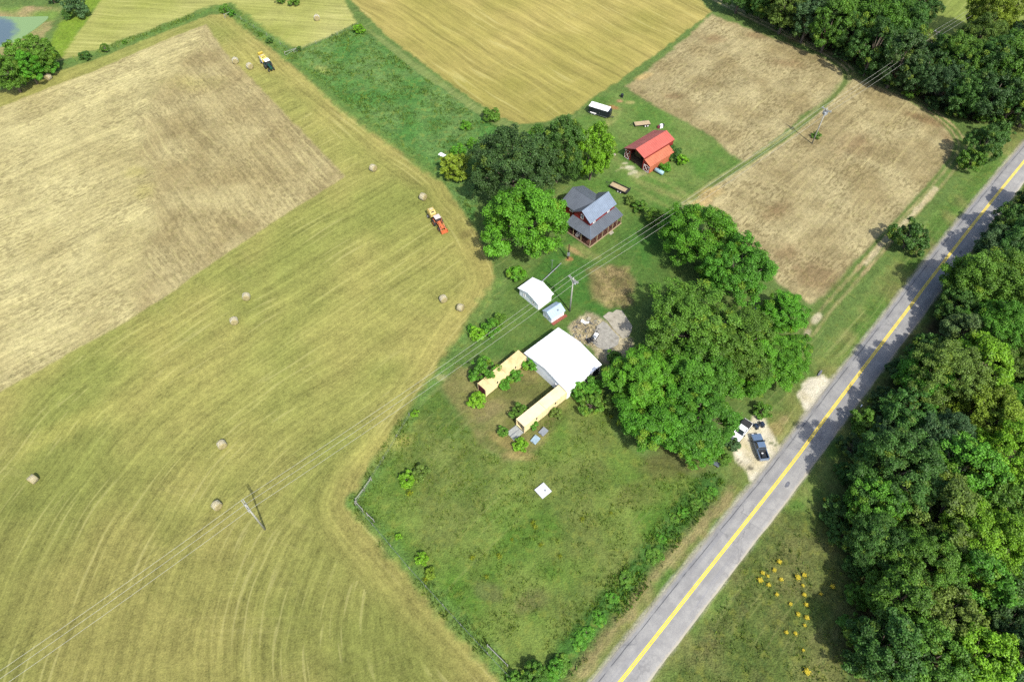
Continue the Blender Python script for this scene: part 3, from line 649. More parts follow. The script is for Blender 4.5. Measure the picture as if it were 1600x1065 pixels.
for row, nm in ((edge, 'edge row of the roadside wood'), (second, 'second row of the roadside wood'), (inner, 'innermost row of the roadside wood')):
    row = sorted(row, key=lambda q: -q[1])
    for k, (px, py, r, h) in enumerate(row):
        tree(px, py, r*1.06, h, '%s tree, %s from the bottom in the %s' % (WORD[h], ORD[k], nm), kind='fine' if (k % 3 == 2 and r > 40) else None, group='trees of the wood beyond the road', hs=.95)
# the wood behind the dry fields
front = [(1150,2,20,'dark'), (1186,14,22,'dark'), (1222,28,24,'olive'), (1258,42,24,'blue'), (1290,58,24,'mid'), (1325,72,24,'dark'), (1360,92,26,'dark'), (1398,112,26,'deep'), (1436,128,24,'deep'), (1472,146,25,'blue'), (1508,158,25,'dark'), (1545,165,27,'deep'), (1580,172,26,'dark'), (1608,178,26,'deep')]
back = [(1210,-8,24,'dark'), (1245,8,26,'dark'), (1285,22,28,'blue'), (1320,38,30,'mid'), (1362,48,34,'mid'), (1402,60,32,'dark'), (1425,28,28,'dark'), (1390,12,28,'mid'), (1345,5,28,'green'), (1300,-8,26,'dark'), (1455,108,24,'dark'), (1492,112,30,'mid'), (1530,120,34,'dark'), (1575,118,36,'mid'), (1606,128,32,'dark'), (1530,72,26,'olive'), (1546,32,30,'yellow'), (1590,85,26,'deep')]
front = [(a+8, b-15, c, d) for a, b, c, d in front]; back = [(a+5, b-9, c, d) for a, b, c, d in back]
for row, nm in ((front, 'front row of the far wood'), (back, 'back rows of the far wood')):
    row = sorted(row, key=lambda q: q[0])
    for k, (px, py, r, h) in enumerate(row):
        tree(px, py, r*1.18, h, '%s tree, %s from the left in the %s' % (WORD[h], ORD[k], nm), kind='fine' if k % 4 == 1 else None, group='trees of the wood behind the dry fields', hs=1.1)
for a in ((1540,228,24,'dark','dark round tree nearest the road bend below the far wood'), (1560,205,18,'dark','dark tree just behind the round roadside tree'), (1518,250,17,'mid','low dark tree leaning over the lane corner'),
          (1423,370,24,'dark','lone dark green tree between the lane and the road'),
          (14,116,24,'mid','dark tree at the left picture edge beside the pond'), (44,108,20,'bright','bright green tree in the pondside clump'), (62,86,22,'mid','tall dark tree at the pond end of the pondside clump'), (30,84,18,'mid','mid green tree between pond and hay field'), (76,104,12,'green','small green tree ending the pondside clump near a bale'),
          (118,8,16,'blue','bluish dark tree standing alone beyond the pond'), (82,-2,8,'blue','small dark tree at the top edge beyond the pond')):
    tree(*a[:5])
tree(105, 24, 7, 'dark', 'small dark bush at the foot of the tree beyond the pond', name='shrub', cat='shrub')
# shrubs
for a in ((768,180,12,'mid','round dark bush at the corner of the striped field'), (806,428,13,'bright','bright green bush in grass above the white sheds'),
          (757,580,20,'green','big green bush covering the end of the rusty roofed container'), (745,626,13,'lime','lime green bush beside the maroon container doors'),
          (788,600,9,'green','low bush against the side of the rusty roofed container'), (803,588,11,'green','leafy bush leaning over the rusty roofed container'),
          (830,568,13,'bright','bright green bush between container and white barn'), (812,642,13,'mid','dark bush on the shaded side of the tan container'),
          (832,662,8,'green','small bush at the sunny side of the tan container'), (814,694,10,'lime','leafy bush beside the container ramp'), (786,674,8,'mid','low weedy bush left of the container ramp'), (868,645,9,'olive','straggly dry bush beside the tan container'),
          (905,610,15,'green','leafy bush under the corner eave of the white barn'), (922,600,16,'green','tall weeds along the sunny wall of the white barn'), (925,630,18,'mid','broad bush between white barn and grove'), (950,628,13,'olive','brownish bush under the grove edge near the barn'),
          (768,512,13,'green','green bush beside the hay field above the containers'), (746,522,11,'lime','yellow green bush at the hay field edge above the containers'), (738,514,7,'green','small bush at the very edge of the hay field bend'), (779,500,10,'mid','low bush up the fence line from the container yard'),
          (648,646,6,'lime','tiny lime green bush at the hay field edge'), (636,750,12,'lime','yellow flowered bush near the corner braces'), (656,740,12,'olive','brownish brushy bush beside the yellow flowered bush'),
          (660,872,9,'lime','bright bush on the long pasture fence'), (672,896,8,'yellow','yellowish bush on the long pasture fence'), (622,838,5,'lime','small bright bush on the upper pasture fence'),
          (834,1054,18,'mid','large dark bush at the bottom pasture corner'), (802,1060,10,'mid','dark bush beside the bottom brace posts'), (868,1042,12,'green','dark bush in the ditch near the bottom edge'),
          (1048,345,16,'dark','dark bush tucked under the grove tree nearest the house'), (1022,338,14,'mid','dark shrub in the hedge right of the house'), (1000,322,10,'mid','low shrub in the hedge behind the house'), (985,312,8,'olive','brownish low hedge shrub behind the porch'),
          (1052,240,11,'dark','dark bush against the far end of the red barn'), (1066,250,9,'lime','light green bush at the barn end beside the dark bush'), (1040,262,8,'bright','bright weeds beside the orange lean-to'),
          (1147,694,10,'blue','bluish bush between the white truck and the gravel'), (1192,640,12,'mid','dark bush behind the parked pickup'), (1000,545,9,'mid','dark bush between concrete pad and grove'), (960,558,11,'mid','dark leafy bush beside the barn corner and concrete'),
          (1276,211,6,'mid','isolated green bush in the dry field at a pole foot'), (132,87,8,'dark','dark bush on the fence row near the pond'), (163,75,6,'mid','pointed little tree on the fence row near the pond'), (350,14,7,'mid','bush at the hay field top corner'), (361,20,6,'green','lighter bush at the hay field top corner'),
          (421,64,5,'dark','dark bush on the short fence row beyond the tractor'), (467,76,4,'dark','small dark cedar at the tall grass corner'), (195,66,3.5,'mid','tiny bush on the fence row between fields'), (407,54,3.5,'mid','tiny bush up the fence row from the dark bush'),
          (560,46,8,'lime','bright weedy bush at the top corner of the tall grass'), (460,2,8,'mid','weedy bush on the mound at the top edge'), (438,0,7,'mid','low bush at the top edge mound'),
          (728,196,8,'bright','bright weed clump in the tall grass field'), (715,235,10,'bright','bright tall weeds near the white panel'), (740,225,9,'bright','bright weed clump by the dark yard tree'), (1130,715,12,'mid','dark bush at the grove edge above the ditch')):
    tree(a[0], a[1], a[2], a[3], a[4], kind='cedar' if 'cedar' in a[4] or 'pointed' in a[4] else ('small' if a[2] > 14 else 'shrub'), name='shrub', cat='shrub', hs=.8)
# hedge along the ditch
L = pdist(DITCH, np.array([0.]), np.array([0.])); RT.seed(8)
for k in range(14):
    p = DITCH[int((k+.5)/14*(len(DITCH)-1))]; r = .7 + RT.random()*.6
    t = empty('shrub', (p[0] + RT.uniform(-.8, .8), p[1] + RT.uniform(-.8, .8), -.2), RT.random()*6, label='low ditch shrub, %s from the grove along the pasture ditch' % ORD[k], cat='shrub', group='shrubs along the ditch')
    v = RT.randrange(3); s = r/1.3; t.scale = (s, s*1.2, s*.42)
    link('stems', CROWN['shrub'][v][1], t); c = link('foliage', CROWN['shrub'][v][0], t); c.color = (*HUE[RT.choice(['green', 'mid', 'green'])], 1)
# undergrowth along the wood edge by the road
RT.seed(21); pts = [(1345,1040),(1335,985),(1340,930),(1335,885),(1318,838),(1312,800),(1320,738),(1335,700),(1352,660),(1380,622),(1405,580),(1428,556),(1610,345),(1500,490)]
for k, (px, py) in enumerate(sorted(pts, key=lambda q: -q[1])):
    tree(px, py, 15 + RT.random()*8, RT.choice(['dark', 'deep', 'mid']), 'undergrowth bush, %s from the bottom along the roadside wood edge' % ORD[k], kind='small', name='shrub', cat='shrub', group='undergrowth at the wood edge', hs=.8)
RT.seed(33); pts = [(1175,14),(1212,36),(1245,54),(1282,72),(1315,88),(1350,106),(1385,126),(1420,146),(1455,164),(1492,178),(1530,188),(1568,192)]
for k, (px, py) in enumerate(pts):
    tree(px+4, py-5, 10 + RT.random()*5, RT.choice(['dark', 'mid', 'deep']), 'undergrowth bush, %s from the left along the far wood edge' % ORD[k], kind='small', name='shrub', cat='shrub', group='undergrowth below the wood behind the dry fields', hs=.8)
# goldenrod
def flower_mat():
    m, n, o = new_mat('goldenrod_flower'); b = nd(n, 'ShaderNodeBsdfPrincipled', Roughness=.7)
    b.inputs['Base Color'].default_value = (.5, .40, .02, 1); n.links.new(b.outputs[0], o.inputs[0]); return m
FM = flower_mat(); rng = np.random.default_rng(3)
gp = rng.normal(size=(320, 3))*[.26, .26, .10] + [0, 0, .75]; gv, gf, ga = leaves(rng, gp, unit(rng.normal(size=gp.shape)*.5 + [0, 0, 1]), .11 + .06*rng.random(320), rng.random(320), rng.random(320)*0)
GF = np_mesh('flower_head', gv, gf, FM)
lp = rng.normal(size=(160, 3))*[.26, .26, .16] + [0, 0, .4]; lv, lf, la = leaves(rng, lp, unit(rng.normal(size=lp.shape) + [0, 0, .6]), .22 + .08*rng.random(160), rng.random(160), rng.random(160)*.3, .35)
GL = np_mesh('foliage', lv, lf, LEAF, (('tone', 'FLOAT_VECTOR', la),))
gold = [(1218,877,1.0),(1210,890,.9),(1192,895,.9),(1188,906,1.2),(1200,899,.7),(1221,905,.9),(1201,913,.9),(1214,928,.8),(1246,902,1.2),(1257,898,1.0),(1255,914,.7),(1257,929,.9),(1236,943,.8),(1260,944,.9),(1247,959,.9),(1261,965,1.0),(1258,976,.7),(1243,989,.8),(1229,987,.8),(1301,916,1.0),(1283,927,.7),(1261,1049,1.3),(1289,780,.9),(1296,805,.8),(1256,1015,.6)]
for k, (px, py, s) in enumerate(sorted(gold, key=lambda q: q[1])):
    g = G(px, py, .4); t = empty('goldenrod', (g[0], g[1], 0), k*1.7, label='yellow goldenrod clump, %s from the top in the rough grass' % ORD[k], cat='flower', group='goldenrod clumps in the rough grass')
    if s >= 1.2: t['label'] = {1188: 'largest goldenrod clump nearest the road', 1246: 'dense goldenrod clump at the edge of the wood shadow', 1261: 'lone goldenrod clump near the bottom picture edge'}[px]
    t.scale = (s*.68,)*3; link('flower_head', GF, t)['kind'] = 'stuff'; c = link('foliage', GL, t); c.color = (.05, .1, .015, 1)
for k, (px, py, s) in enumerate(sorted(((833,815,.8),(836,822,.9),(845,850,.7),(910,810,.8),(955,800,.6),(738,870,.9),(780,868,.9),(760,900,.7),(640,770,1.1),(633,760,.8),(1030,640,.8),(955,650,.7),(965,662,.6),(665,905,.9),(800,842,.6),(875,868,.7)), key=lambda q: q[1])):
    g = G(px, py, .4); t = empty('goldenrod', (g[0], g[1], 0), k*2.1, label='yellow weed tuft, %s from the top in the pasture' % ORD[k], cat='weed', group='yellow weeds in the pasture')
    t.scale = (s,)*3; c = link('foliage', GL, t); c.color = (.2, .24, .015, 1)
# tall grass and weeds, uncountable
def tufts(name, label, poly, dens, hgt, hue, seed, mask=None, yel=.25, per=5):
    rng = np.random.default_rng(seed); P = np.asarray(poly); lo, hi = P.min(0), P.max(0); n = int((hi-lo).prod()*dens)
    x = rng.uniform(lo[0], hi[0], n); y = rng.uniform(lo[1], hi[1], n)
    cl = fbm(x/3, y/3, seed, 3); k = (sdist(P, x, y) > .2) & (cl > .38 + .25*rng.random(n)) & (np.abs(x) < 175) & (y < 228)
    if mask is not None: k &= mask(x, y)
    x, y = x[k], y[k]; n = len(x); x = np.repeat(x, per); y = np.repeat(y, per); m = len(x)
    h = hgt*(.4 + .8*rng.random(m)); lean = rng.normal(size=(m, 2))*.3*h[:, None]; bx = x + rng.normal(size=m)*.12; by = y + rng.normal(size=m)*.12
    w = rng.normal(size=(m, 2)); w = w/np.linalg.norm(w, axis=1)[:, None]*(.07 + .05*rng.random(m))[:, None]
    a = np.stack([bx-w[:, 0], by-w[:, 1], np.full(m, -.05)], 1); b = np.stack([bx+w[:, 0], by+w[:, 1], np.full(m, -.05)], 1); c = np.stack([bx+lean[:, 0], by+lean[:, 1], h], 1)
    V = np.stack([a, b, c], 1).reshape(-1, 3); F = np.arange(3*m).reshape(m, 3)
    A = np.zeros((m, 3, 3)); t = np.repeat(rng.random(n), per)*.6 + .4*rng.random(m); A[:, :, 0] = t[:, None]; A[:, :, 1] = (np.repeat((rng.random(n) < yel)*rng.random(n), per))[:, None]
    o = link(name, np_mesh(name, V, F, LEAF, (('tone', 'FLOAT_VECTOR', A.reshape(-1, 3)),))); o.color = (*hue, 1)
    return tag(o, label=label, cat='grass', kind='stuff')
tufts('tall_grass', 'uncut tall green grass in the strip beside the hay field', TALL, 4.5, .6, (.075, .145, .028), 201)
tufts('pasture_weeds', 'rough grass and weeds of the fenced pasture', PASTURE, 4.0, .38, (.085, .15, .022), 203, yel=.4)
tufts('rough_grass_tufts', 'rough tussocky grass between the road and the wood', rough_e, 3.5, .42, (.08, .14, .024), 205, yel=.35)
dd = lambda x, y: pdist(DITCH, x, y)[0] < 2.6
tufts('ditch_weeds', 'dense green weeds in the ditch along the pasture', np.array([DITCH.min(0)-4, [DITCH[:, 0].max()+4, DITCH[:, 1].min()-4], DITCH.max(0)+4, [DITCH[:, 0].min()-4, DITCH[:, 1].max()+4]]), 9, .4, (.075, .165, .02), 207, mask=dd)
fr = GP([(640,648),(556,785),(575,815),(640,888),(720,975),(800,1065)]); dd2 = lambda x, y: pdist(fr, x, y)[0] < 1.3
tufts('fence_weeds', 'green weeds growing along the pasture wire fence', np.array([fr.min(0)-2, [fr[:, 0].max()+2, fr[:, 1].min()-2], fr.max(0)+2, [fr[:, 0].min()-2, fr[:, 1].max()+2]]), 8, .6, (.085, .14, .025), 209, mask=dd2)
fr2 = GP([(-60,150),(0,130),(85,102),(135,88),(250,46),(330,14),(358,14),(440,80),(455,90),(560,40)]); dd3 = lambda x, y: pdist(fr2, x, y)[0] < 1.4
tufts('fence_row_grass', 'uncut green grass along the far fence rows', np.array([fr2.min(0)-2, [fr2[:, 0].max()+2, fr2[:, 1].min()-2], fr2.max(0)+2, [fr2[:, 0].min()-2, fr2[:, 1].max()+2]]), 3, .7, (.085, .14, .025), 211, mask=dd3)

# ------------------------------------------------------------------ buildings
R_ = math.radians
WHITE = mat('white_metal_sheet', (.77, .78, .79), .5, var=.08, scale=.7, spec=.3)
WHITEW = mat('white_painted_board', (.74, .75, .75), .6, var=.1, scale=1.5, dirt=(.5, .5, .48))
RED = mat('red_siding', alb(166,46,40), .65, var=.25, scale=1.2)
TRIM = mat('white_trim', (.78, .77, .75), .5, var=.06)
ROOFG = mat('grey_metal_roof', alb(112,120,130), .5, var=.14, scale=.6, spec=.35)
ROOFL = mat('pale_metal_roof', alb(148,164,184), .4, var=.14, scale=.6, spec=.4)
WOODL = mat('bare_wood', alb(206,186,146), .8, var=.2, scale=2)
DARKW = mat('dark_stained_wood', alb(104,66,52), .8, var=.3, scale=2)
CONC = mat('concrete', alb(196,188,168), .9, var=.2, scale=1.2, dirt=tuple(alb(160,152,132)))
CONC2 = mat('old_concrete', alb(186,182,170), .9, var=.25, scale=1.5, dirt=tuple(alb(146,140,124)))
BLACK = mat('black_rubber', (.02, .02, .022), .8, var=.3)
STEEL = mat('galvanised_steel', alb(186,192,196), .45, .4, var=.12)
DKMET = mat('dark_metal', alb(58,62,68), .5, .2, var=.25)
def window(parent, c, axis, w, h, name='window', bar=True):
    """framed window on a wall; axis 'x' or 'y' is the wall normal (outer side negative)"""
    t = .07; m = MB(); px = (lambda a, z, aw, zh, d, dd: m.box((c[0] - d, c[1]+a, c[2]+z), (dd, aw, zh))) if axis == 'x' else (lambda a, z, aw, zh, d, dd: m.box((c[0]+a, c[1] - d, c[2]+z), (aw, dd, zh)))
    f = .1
    for s in (-1, 1): px(s*(w/2-f/2), 0, f, h, .03, .08); px(0, s*(h/2-f/2), w-2*f, f, .03, .08)
    if bar: px(0, 0, w-2*f, .07, .03, .07)
    o = m.build(name, TRIM, parent)
    g = MB(); m = g; px(0, 0, w-.12, h-.12, .012, .03); g.build('pane', glass(), o); return o
def ribs(parent, quads, m, step=.45, w=.07, h=.045, name='seams'):
    """raised roof seams running down each slope; quads: (ridge0, ridge1, eave0, eave1)"""
    mb = MB()
    for r0, r1, e0, e1 in quads:
        r0, r1, e0, e1 = map(Vector, (r0, r1, e0, e1)); L = max((r1-r0).length, (e1-e0).length); k = max(2, int(L/step))
        for i in range(1, k):
            a = r0.lerp(r1, i/k); b = e0.lerp(e1, i/k); d = (b-a).normalized(); s = (e1-e0).normalized(); nrm = s.cross(d)
            if nrm.z < 0: nrm = -nrm
            q = [a-s*w/2, a+s*w/2, b+s*w/2, b-s*w/2]; mb.add([tuple(v+nrm*.003) for v in q] + [tuple(v+nrm*h) for v in q], [(4,5,6,7), (0,1,5,4), (1,2,6,5), (2,3,7,6), (3,0,4,7)])
    o = mb.build(name, m, parent); o['kind'] = 'stuff'; return o
def slab(parent, name, pts, t, m):
    mb = MB(); mb.plate(pts, t); return mb.build(name, m, parent)

# farmhouse --------------------------------------------------------
H_ = empty('farmhouse', (17.89, 112.88, 0), R_(44.7), label='red two storey farmhouse with grey metal roofs and wraparound porch', cat='house')
mb = MB(); mb.prism([(.3,0),(5.3,0),(5.3,5.05),(2.8,6.85),(.3,5.05)], .3, 8.9, 'x'); mb.build('wall', RED, H_)
mb = MB(); mb.prism([(.8,0),(8.0,0),(8.0,5.0),(4.4,6.8),(.8,5.0)], 5.32, 9.4); mb.build('wall', RED, H_)
rf = slab(H_, 'roof', [(-.1,0,5),(9.2,0,5),(9.2,2.8,7),(-.1,2.8,7)], .12, ROOFL); ribs(rf, [((-.1,2.8,7),(9.2,2.8,7),(-.1,0,5),(9.2,0,5))], ROOFL, .46)
rf['label'] = 'pale ribbed front roof slope'
rf = slab(H_, 'roof', [(-.1,2.8,7),(9.2,2.8,7),(9.2,5.6,5),(-.1,5.6,5)], .12, ROOFG)
mb = MB(); mb.plate([(4.4,2.8,7.01),(.4,5.6,5.01),(.4,9.7,5.01),(4.4,9.7,7.01)], .1); rb = mb.build('roof', ROOFG, H_); ribs(rb, [((4.4,5.6,7.01),(4.4,9.7,7.01),(.4,5.6,5.01),(.4,9.7,5.01))], ROOFG, .46)
mb = MB(); mb.plate([(4.4,2.8,7.01),(4.4,9.7,7.01),(8.4,9.7,5.01),(8.4,5.6,5.01)], .1); rb = mb.build('roof', ROOFG, H_); ribs(rb, [((4.4,5.6,7.01),(4.4,9.7,7.01),(8.4,5.6,5.01),(8.4,9.7,5.01))], ROOFG, .46)
MB().tube([(-.1,2.8,7.03),(9.2,2.8,7.03)], .07, 6).build('ridge_cap', ROOFL, H_); MB().tube([(4.4,2.9,7.04),(4.4,9.7,7.04)], .07, 6).build('ridge_cap', ROOFG, H_)
# porch
p = slab(H_, 'porch_roof', [(-2.2,-2.2,2.9),(9.35,-2.2,2.9),(9.35,.29,3.85),(.29,.29,3.85)], .1, ROOFG); ribs(p, [((.29,.29,3.85),(9.35,.29,3.85),(.29,-2.2,2.9),(9.35,-2.2,2.9))], ROOFG, .5)
p = slab(H_, 'porch_roof', [(-2.2,5.6,2.9),(-2.2,-2.2,2.9),(.29,.29,3.85),(.29,5.6,3.85)], .1, ROOFG); ribs(p, [((.29,.29,3.85),(.29,5.6,3.85),(-2.2,.29,2.9),(-2.2,5.6,2.9))], ROOFG, .5)
MB().tube([(-2.2,-2.2,2.93),(.29,.29,3.88)], .05, 6).build('hip_cap', ROOFL, H_)
mb = MB(); mb.bb(-2.05, 9.2, -2.05, .28, .05, .42); mb.bb(-2.05, .28, .285, 5.6, .05, .418); mb.build('porch_floor', DARKW, H_)
mb = MB(); mb.bb(-2.14, 9.28, -2.14, -2.06, .1, .46); mb.bb(-2.14, -2.06, -2.05, 5.6, .1, .46); mb.build('porch_fascia', WOODL, H_)
posts = [(-1.95,-1.95), (.5,-1.95), (2.4,-1.95), (4.4,-1.95), (6.0,-1.95), (7.6,-1.95), (9.1,-1.95), (-1.95,.8), (-1.95,3.2), (-1.95,5.4)]
for x, y in posts: MB().bb(x-.07, x+.07, y-.07, y+.07, .43, 2.9).build('post', WOODL, H_)
def rail(a, b):
    mb = MB(); n = 7
    for z in (.62, 1.3): mb.tube([(a[0], a[1], z), (b[0], b[1], z)], .035, 5)
    for k in range(1, n): x, y = a[0]+(b[0]-a[0])*k/n, a[1]+(b[1]-a[1])*k/n; mb.bb(x-.02, x+.02, y-.02, y+.02, .62, 1.3)
    mb.build('railing', DARKW, H_)
for i, j in ((0,1),(1,2),(2,3),(4,5),(5,6),(0,7),(7,8),(8,9)): rail(posts[i], posts[j])
for k in range(2): MB().bb(4.6, 5.8, -2.5-.3*k, -2.15-.3*k, 0, .3-.14*k).build('step', CONC, H_)
window(H_, (.28, 2.8, 5.05), 'x', .8, 1.25); window(H_, (1.6, .28, 4.45), 'y', .8, .9); window(H_, (6.6, .28, 4.45), 'y', .8, .9); window(H_, (.78, 6.6, 4.4), 'x', .8, 1.1)
for x in (1.5, 3.4, 7.2): window(H_, (x, .28, 1.9), 'y', .9, 1.4)
window(H_, (.28, 2.2, 1.9), 'x', .9, 1.4)
d = MB().bb(5.0, 5.9, .2, .29, .43, 2.5).build('door', TRIM, H_); MB().bb(5.75, 5.81, .14, .2, 1.4, 1.46).build('handle', DKMET, d)
MB().bb(-1.8, -.9, 2.0, 2.6, .43, 1.3).build('porch_bench', TRIM, H_)

# red barn ---------------------------------------------------------
BR = mat('red_barn_roof', alb(222,116,102), .5, var=.12, scale=.5, dirt=tuple(alb(212,126,112)), spec=.3)
BRD = mat('darker_red_roof', alb(196,112,104), .55, var=.18, scale=.5, dirt=tuple(alb(168,92,82)))  # darker red on the back slope than on the front one
BO = mat('rust_orange_roof', alb(220,128,92), .55, var=.18, scale=.6, dirt=tuple(alb(206,132,96)))
BW = mat('red_barn_board', alb(158,52,46), .7, var=.25, scale=1.2)
B_ = empty('barn', (31.25, 139.4, 0), R_(40.4), label='open fronted red barn with red metal roof and orange lean-to', cat='barn')
slab(B_, 'roof', [(-.3,-3.0,4.0),(11.1,-3.0,4.0),(11.1,0,5.0),(-.3,0,5.0)], .09, BR)
slab(B_, 'roof', [(-.3,0,5.0),(11.1,0,5.0),(11.1,3.9,2.95),(-.3,3.9,2.95)], .09, BRD)
MB().tube([(-.3,0,5.03),(11.1,0,5.03)], .08, 6).build('ridge_cap', BR, B_)
ribs(B_, [((-.3,0,5.0),(11.1,0,5.0),(-.3,-3.0,4.0),(11.1,-3.0,4.0)), ((-.3,0,5.0),(11.1,0,5.0),(-.3,3.9,2.95),(11.1,3.9,2.95))], BR, .6, .05, .035)
slab(B_, 'lean_to_roof', [(.2,-5.0,2.2),(9.2,-5.0,2.2),(9.2,-2.84,3.2),(.2,-2.84,3.2)], .08, BO)
ribs(B_, [((.2,-2.84,3.2),(9.2,-2.84,3.2),(.2,-5.0,2.2),(9.2,-5.0,2.2))], BO, .7, .05, .03)
MB().bb(.2, 11, -2.8, -2.7, 0, 3.94).build('wall', BW, B_); MB().bb(.2, 11, 3.6, 3.7, 0, 3.0).build('wall', BW, B_)
mb = MB(); mb.prism([(-2.69,0),(3.59,0),(3.59,3.0),(0,4.9),(-2.69,4.0)], 10.85, 10.98, 'x'); mb.build('back_wall', BW, B_)
mb = MB(); mb.prism([(1.9,0),(3.7,0),(3.7,2.95),(1.9,3.4)], .2, .3, 'x'); mb.build('front_wall', BW, B_)
mb = MB(); mb.prism([(-2.69,3.9),(1.89,3.9),(0,4.88)], .22, .3, 'x'); mb.build('gable_board', BW, B_)
mb = MB(); mb.prism([(-4.85,0),(-2.82,0),(-2.82,3.05),(-4.85,2.12)], .25, .35, 'x'); mb.build('lean_to_front', BW, B_)
MB().bb(.3, 9.1, -4.85, -4.76, 0, 2.12).build('lean_to_wall', BO, B_)
def xbrace(y0, y1, z0, z1, x):
    mb = MB()
    for a, b in (((y0,z0),(y1,z1)), ((y0,z1),(y1,z0)), ((y0,z0),(y1,z0)), ((y0,z1),(y1,z1)), ((y0,z0),(y0,z1)), ((y1,z0),(y1,z1))): mb.tube([(x, *a), (x, *b)], .035, 4)
    mb.build('door_brace', TRIM, B_)
xbrace(2.0, 3.6, .2, 2.6, .16); xbrace(-4.7, -2.95, .2, 1.9, .2)
for y in (1.85, -2.65): MB().bb(.1, .3, y-.08, y+.08, 0, 3.9).build('post', BW, B_)
mb = MB(); mb.bb(.5, 10.5, -2.6, 3.5, .01, .05); mb.build('dirt_floor', mat('barn_dirt', alb(120,104,80), .95), B_)
mb = MB(); mb.bb(3.0, 6.0, .6, 2.6, .05, 1.3); mb.bb(3.6, 5.2, .8, 2.4, 1.3, 1.9); mb.build('stored_hay', mat('stored_hay', alb(168,150,96), .95), B_)

# white metal barn -------------------------------------------------
W_ = empty('metal_barn', (10.68, 69.25, 0), R_(41.8), label='large white metal barn with low gable roof beside the grove', cat='barn')
mb = MB(); mb.prism([(.15,0),(12.15,0),(12.15,2.95),(6.2,4.1),(.15,2.95)], .12, 9.3, 'x'); mb.build('wall', WHITE, W_)
for a, b in ((0, 6.2), (12.35, 6.2)):
    slab(W_, 'roof', ([(-.1,a,3.05),(9.5,a,3.05),(9.5,b,4.25),(-.1,b,4.25)] if a < b else [(-.1,b,4.25),(9.5,b,4.25),(9.5,a,3.05),(-.1,a,3.05)]), .08, WHITE)
ribs(W_, [((-.1,6.2,4.25),(9.5,6.2,4.25),(-.1,0,3.05),(9.5,0,3.05)), ((-.1,6.2,4.25),(9.5,6.2,4.25),(-.1,12.35,3.05),(9.5,12.35,3.05))], WHITE, .9, .05, .03)
MB().bb(-.1, 9.5, 6.1, 6.3, 4.22, 4.28).build('ridge_cap', WHITE, W_)
for y in (3.1, 9.2): window(W_, (.11, y, 1.5), 'x', .7, 1.0)
for x in (1.4, 5.6): window(W_, (x, .14, 1.7), 'y', .7, .9)
d = MB().bb(7.2, 9.0, .06, .14, .02, 2.5).build('door', DKMET, W_); MB().bb(7.3, 7.36, .02, .06, 1.1, 1.3).build('handle', STEEL, d)

# white sheds ------------------------------------------------------
def shed(loc, rz, lx, ly, ze, zr, ridge, m_roof, m_wall, label, wins, oh=.32, seams=.5):
    t = empty('shed', (*loc, 0), rz, label=label, cat='shed')
    mb = MB(); mb.prism([(0,0),(ly,0),(ly,ze),(ridge,zr-.12),(0,ze)], 0, lx, 'x'); mb.build('wall', m_wall, t)
    sl0 = (zr-ze)/ridge; sl1 = (zr-ze)/(ly-ridge)
    e0 = (-oh, ze-oh*sl0+.03); e1 = (ly+oh, ze-oh*sl1+.03)
    slab(t, 'roof', [(-oh,e0[0],e0[1]),(lx+oh,e0[0],e0[1]),(lx+oh,ridge,zr),(-oh,ridge,zr)], .06, m_roof)
    slab(t, 'roof', [(-oh,ridge,zr),(lx+oh,ridge,zr),(lx+oh,e1[0],e1[1]),(-oh,e1[0],e1[1])], .06, m_roof)
    ribs(t, [((-oh,ridge,zr),(lx+oh,ridge,zr),(-oh,*e0),(lx+oh,*e0)), ((-oh,ridge,zr),(lx+oh,ridge,zr),(-oh,*e1),(lx+oh,*e1))], m_roof, seams, .04, .03)
    MB().bb(-oh, lx+oh, ridge-.08, ridge+.08, zr-.02, zr+.03).build('ridge_cap', m_roof, t)
    for y, z, w, h in wins: window(t, (-.01, y, z), 'x', w, h)
    return t
shed((5.67, 91.76), R_(43), 3.9, 5.9, 2.3, 3.35, 3.0, WHITE, WHITEW, 'white gable roofed shed with two dark windows below the house yard', ((1.6,1.3,.55,1.2), (4.4,1.3,.55,1.2)))
s2 = shed((8.35, 88.15), R_(38.5), 3.5, 2.75, 1.75, 2.6, 1.5, mat('pale_blue_roof', alb(196,220,240), .4, var=.1, scale=.8), WHITEW, 'small white shed with pale blue roof beside the utility pole', ((1.5,1.0,.5,.8),), .2)
MB().tube([(2.2, .6, 2.05), (2.2, .6, 2.4)], .17, 10).build('roof_vent', STEEL, s2)
MB().bb(-.1, 3.9, -.7, -.02, 0, .2).build('brick_ledge', mat('brick_ledge', alb(168,96,78), .85, var=.3, scale=4), s2)

